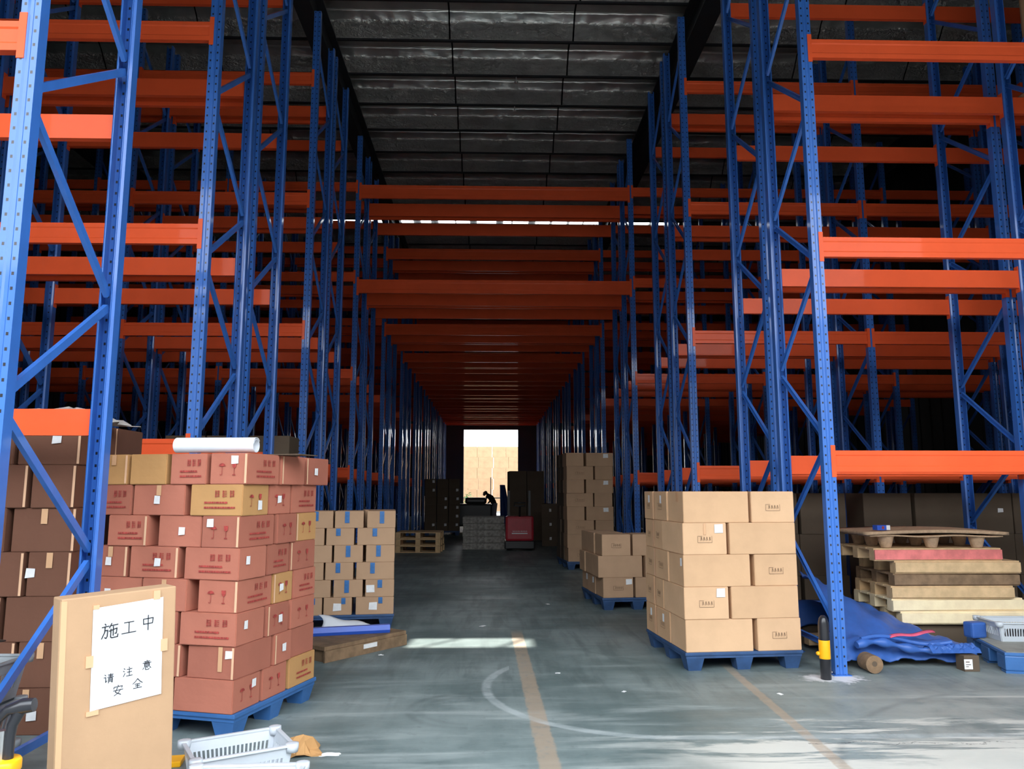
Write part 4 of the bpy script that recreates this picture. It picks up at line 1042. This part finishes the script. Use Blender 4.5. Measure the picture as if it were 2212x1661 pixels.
# ------------------------------------------------------------------ things deep in the aisle
GP = 'wooden pallets piled deep on the left'
for i in range(3):
    wood_pallet((-2.36, 19.1, i * 0.165), radians(-3 + i), 1.1, 1.0, 0.16, 'wood', '%s wooden pallet from the floor, small pile deep on the left' % ORD[i], GP, None)
GG = 'grey pallets piled in mid aisle'
for i in range(5):
    wood_pallet((-0.76 + 0.012 * (i % 2), 20.1 + 0.02 * i, i * 0.165), radians((-1, 1, 0, 2, -1)[i]), 1.08, 1.1, 0.16, 'wood_g', '%s grey weathered pallet from the floor, pile in mid aisle' % ORD[i], GG, 'wood_g')
o = empty('pallet_stacker', (0.70, 19.6, 0))
b = MB(); b.box(-0.36, 0.36, 0, 0.42, 0.24, 0.86, 'redpaint', bev=0.06); b.build('rear_body', o)
b = MB(); b.box(-0.38, 0.38, -0.02, 0.5, 0.04, 0.24, 'black', bev=0.03); b.build('chassis', o)
b = MB(); b.box(-0.2, 0.2, -0.004, 0.002, 0.42, 0.445, 'label')
for i in range(9): stroke_quads(b, [(-0.17 + i * 0.042, 0.47), (-0.165 + i * 0.042, 0.50), (-0.15 + i * 0.042, 0.475)], 0.007, 'label', rot_T((0, -0.003, 0)))
b.v and b.build('body_lettering', o)
for s in (-1, 1):
    b = MB(); b.box(s * 0.25 - 0.08, s * 0.25 + 0.08, 0.5, 1.6, 0.05, 0.1, 'black', bev=0.01); b.build('fork', o)
    b = MB(); b.box(s * 0.27 - 0.03, s * 0.27 + 0.03, 0.42, 0.5, 0.2, 1.5, 'black'); b.build('mast_rail', o)
b = MB(); b.tube([(0, 0.05, 0.84), (0, -0.12, 1.12)], 0.025, 'black', 10); b.tube([(-0.14, -0.12, 1.12), (-0.14, -0.16, 1.2), (0.14, -0.16, 1.2), (0.14, -0.12, 1.12), (-0.14, -0.12, 1.12)], 0.018, 'black', 10); b.build('tiller_handle', o)
for s in (-0.28, 0.28):
    b = MB(); b.tube([(s - 0.03, 0.2, 0.06), (s + 0.03, 0.2, 0.06)], 0.06, 'black', 16); b.build('wheel', o)
tag(o, 'red electric pallet stacker with a black base in the middle of the aisle', 'pallet stacker')
# low dark cart in the doorway
o = empty('dark_trolley', (-1.45, 28.5, 0))
b = MB(); b.box(0, 1.45, 0, 0.8, 0.2, 1.02, 'blackp', bev=0.06); b.build('body', o)
b = MB(); b.box(0.45, 1.25, 0.1, 0.7, 1.02, 1.25, 'blackp', bev=0.08); b.build('lid', o)
for x in (0.2, 1.2):
    for y in (0.1, 0.7):
        b = MB(); b.tube([(x - 0.04, y, 0.1), (x + 0.04, y, 0.1)], 0.1, 'black', 14); b.build('wheel', o)
tag(o, 'low black cart silhouetted in the far doorway', 'cart')

# person stooping near the far doorway
def skin_figure():
    me = bpy.data.meshes.new('body'); o = empty('person', (0.10, 36.0, 0), radians(-60))
    V = [(0, 0, .92, .13), (0, -.10, 1.10, .13), (0, -.26, 1.27, .15), (0, -.36, 1.34, .06), (0, -.42, 1.38, .055),
         (.09, 0, .88, .10), (.10, -.02, .48, .065), (.10, .03, .09, .045), (.10, -.12, .04, .04),
         (-.09, 0, .88, .10), (-.10, -.08, .48, .065), (-.10, -.02, .09, .045), (-.10, -.17, .04, .04),
         (.19, -.27, 1.27, .055), (.23, -.36, 1.02, .042), (.20, -.52, .86, .032), (.19, -.58, .82, .03),
         (-.19, -.27, 1.27, .055), (-.23, -.34, 1.02, .042), (-.18, -.50, .88, .032), (-.17, -.56, .84, .03)]
    E = [(0, 1), (1, 2), (2, 3), (3, 4), (0, 5), (5, 6), (6, 7), (7, 8), (0, 9), (9, 10), (10, 11), (11, 12), (2, 13), (13, 14), (14, 15), (15, 16), (2, 17), (17, 18), (18, 19), (19, 20)]
    k = 21
    for s, w_ in ((1, 16), (-1, 20)):                     # five separate fingers on each hand
        for f in range(5):
            bx, by, bz, _ = V[w_]; dx = (f - 2) * 0.016
            V.append((bx + dx, by - 0.035, bz - 0.02, .009)); V.append((bx + dx * 1.4, by - (0.06, .075, .08, .075, .06)[f], bz - 0.05, .008))
            E += [(w_, k), (k, k + 1)]; k += 2
    bm = bmesh.new(); ly = bm.verts.layers.skin.verify(); vv = []
    for i, v in enumerate(V):
        q = bm.verts.new(v[:3]); q[ly].radius = (v[3], v[3]); q[ly].use_root = (i == 0); vv.append(q)
    for a, c in E: bm.edges.new((vv[a], vv[c]))
    bm.to_mesh(me); bm.free(); me.materials.append(M['cloth_d'])
    b = bpy.data.objects.new('body', me); COL.objects.link(b); b.parent = o
    b.modifiers.new('s', 'SKIN'); ss = b.modifiers.new('u', 'SUBSURF'); ss.levels = 1; ss.render_levels = 1
    h = MB(); T = rot_T((0, -.50, 1.38), 0, radians(-35))
    h.lathe([(0.02, -0.12), (0.05, -0.105), (0.068, -0.06), (0.078, 0.0), (0.078, 0.05), (0.06, 0.09), (0.03, 0.115)], 'skin', 16, T=T)
    h.tube([(0, -0.078, -0.005), (0, -0.1, -0.03)], [0.01, 0.014], 'skin', 8, T=T)
    for s in (-1, 1):
        h.lathe([(0.011, 0), (0.011, 0.004)], 'ink', 8, T=T @ rot_T((s * 0.03, -0.073, 0.01), 0, radians(90))); h.box(s * 0.078 - 0.008, s * 0.078 + 0.008, -0.012, 0.016, -0.03, 0.03, 'skin', T=T)
    h.box(-0.022, 0.022, -0.075, -0.066, -0.062, -0.054, 'redink', T=T); h.build('head', o)
    h = MB(); h.lathe([(0.082, 0.0), (0.086, 0.04), (0.07, 0.095), (0.035, 0.125)], 'hair', 16, T=T @ rot_T((0, 0.014, 0.0))); h.build('hair', o)
    t = MB()
    for s in (-1, 1): t.tube([(s * .09, 0, .93), (s * .10, -.03, .48), (s * .10, .01, .1)], [.112, .082, .068], 'cloth_w', 14)
    t.build('trousers', o)
    return tag(o, 'person in a dark top and pale trousers stooping in the far doorway', 'person')
skin_figure()
b = MB(); b.grid(lambda u, v: (0.55 * u * (0.4 + 0.6 * (1 - v)), 0.05 * sin(u * 7) + 0.1 * v, 1.75 * v), 12, 8, 'tarp'); 
ob = b.build('blue_sheet', None, (0.36, 33.0, 0.0), radians(10)); ob.modifiers.new('t', 'SOLIDIFY').thickness = 0.01
tag(ob, 'blue plastic sheet hanging by the person at the far doorway', 'plastic sheet')

# ------------------------------------------------------------------ outside, beyond the far doorway
stack((-3.2, 56.0), 0, 0.02, 0.78, 1, [([1.1] * 6, 0.8, [], 0.8), ([0.9, 1.2, 1.1, 1.0, 1.2, 1.1], 0.8, [], 0.8)] * 3, 'wall of cartons outdoors', 'big cartons piled outside beyond the far doorway', None,
      lambda ti, wh, i, rr: ('big sunlit carton', 'c_tan', {'prints': [('F', 'stamp')], 'pm': 'redink'}), 0.0, 61, 0.0)
b = MB(); b.box(-3.4, 3.6, 52.0, 52.08, 0.98, 1.05, 'darksteel'); 
for x in (-3.3, -0.1, 3.4): b.box(x, x + 0.08, 52.0, 52.08, -0.02, 0.98, 'darksteel')
b.box(-0.12, -0.06, 52.02, 52.06, 1.05, 2.4, 'darksteel')
tag(b.build('railing'), 'thin dark railing outside the far doorway', 'railing')
o = empty('potted_shrub', (-1.50, 50.0, -0.02))
b = MB(); b.lathe([(0.22, 0), (0.28, 0.5), (0.3, 0.52)], 'black', 16); b.build('pot', o)
b = MB(); rr = random.Random(8)
for i in range(160):
    p = Vector((rr.gauss(0, .2), rr.gauss(0, .2), 0.55 + abs(rr.gauss(0.35, .3)))); b.add([(-.06, 0, 0), (0, -.03, .01), (.06, 0, 0), (0, .03, .02)], [(0, 1, 2, 3)], 'green', T=rot_T(p, rr.uniform(0, 6), rr.uniform(0, 3)))
b.build('foliage', o); tag(o, 'green shrub in a dark pot at the left of the far doorway', 'shrub')

# small fittings under the purlins
for i, (yy, lab) in enumerate(((18.2, 'nearer small pale fitting hanging from a purlin above the aisle'), (19.7, 'farther small pale fitting hanging from a purlin above the aisle'))):
    b = MB(); b.tube([(0, 0, 0.0), (0, 0, -0.10)], 0.012, 'label', 8); b.lathe([(0.02, -0.16), (0.05, -0.15), (0.05, -0.12), (0.02, -0.10)], 'label', 12)
    tag(b.build('ceiling_fitting', None, (0.58, yy, ZC - 0.355)), lab, 'ceiling fitting', 'small fittings under the purlins')
# litter on the floor
for i, (x, y_, s_) in enumerate(((-1.02, 7.35, .03), (-0.1, 8.85, .05), (2.15, 5.9, .03), (0.55, 6.6, .025), (1.0, 6.0, .025), (0.75, 10.5, .04))):
    crumple('paper_bit', (x, y_, 0), i, s_ * 1.6, s_, 0.008, 'label', 100 + i, ['tiny white scrap beside the crate lid', 'tiny white scrap beyond the sunlit patch in mid aisle', 'tiny white scrap in front of the near right load',
            'tiny white scrap right of the tan stripe, farther one', 'tiny white scrap right of the tan stripe, nearer one', 'tiny pale scrap farthest down the aisle'][i], 'paper scrap', 4, 0.001)
print('beams', nbeam, 'objects', len(bpy.data.objects))
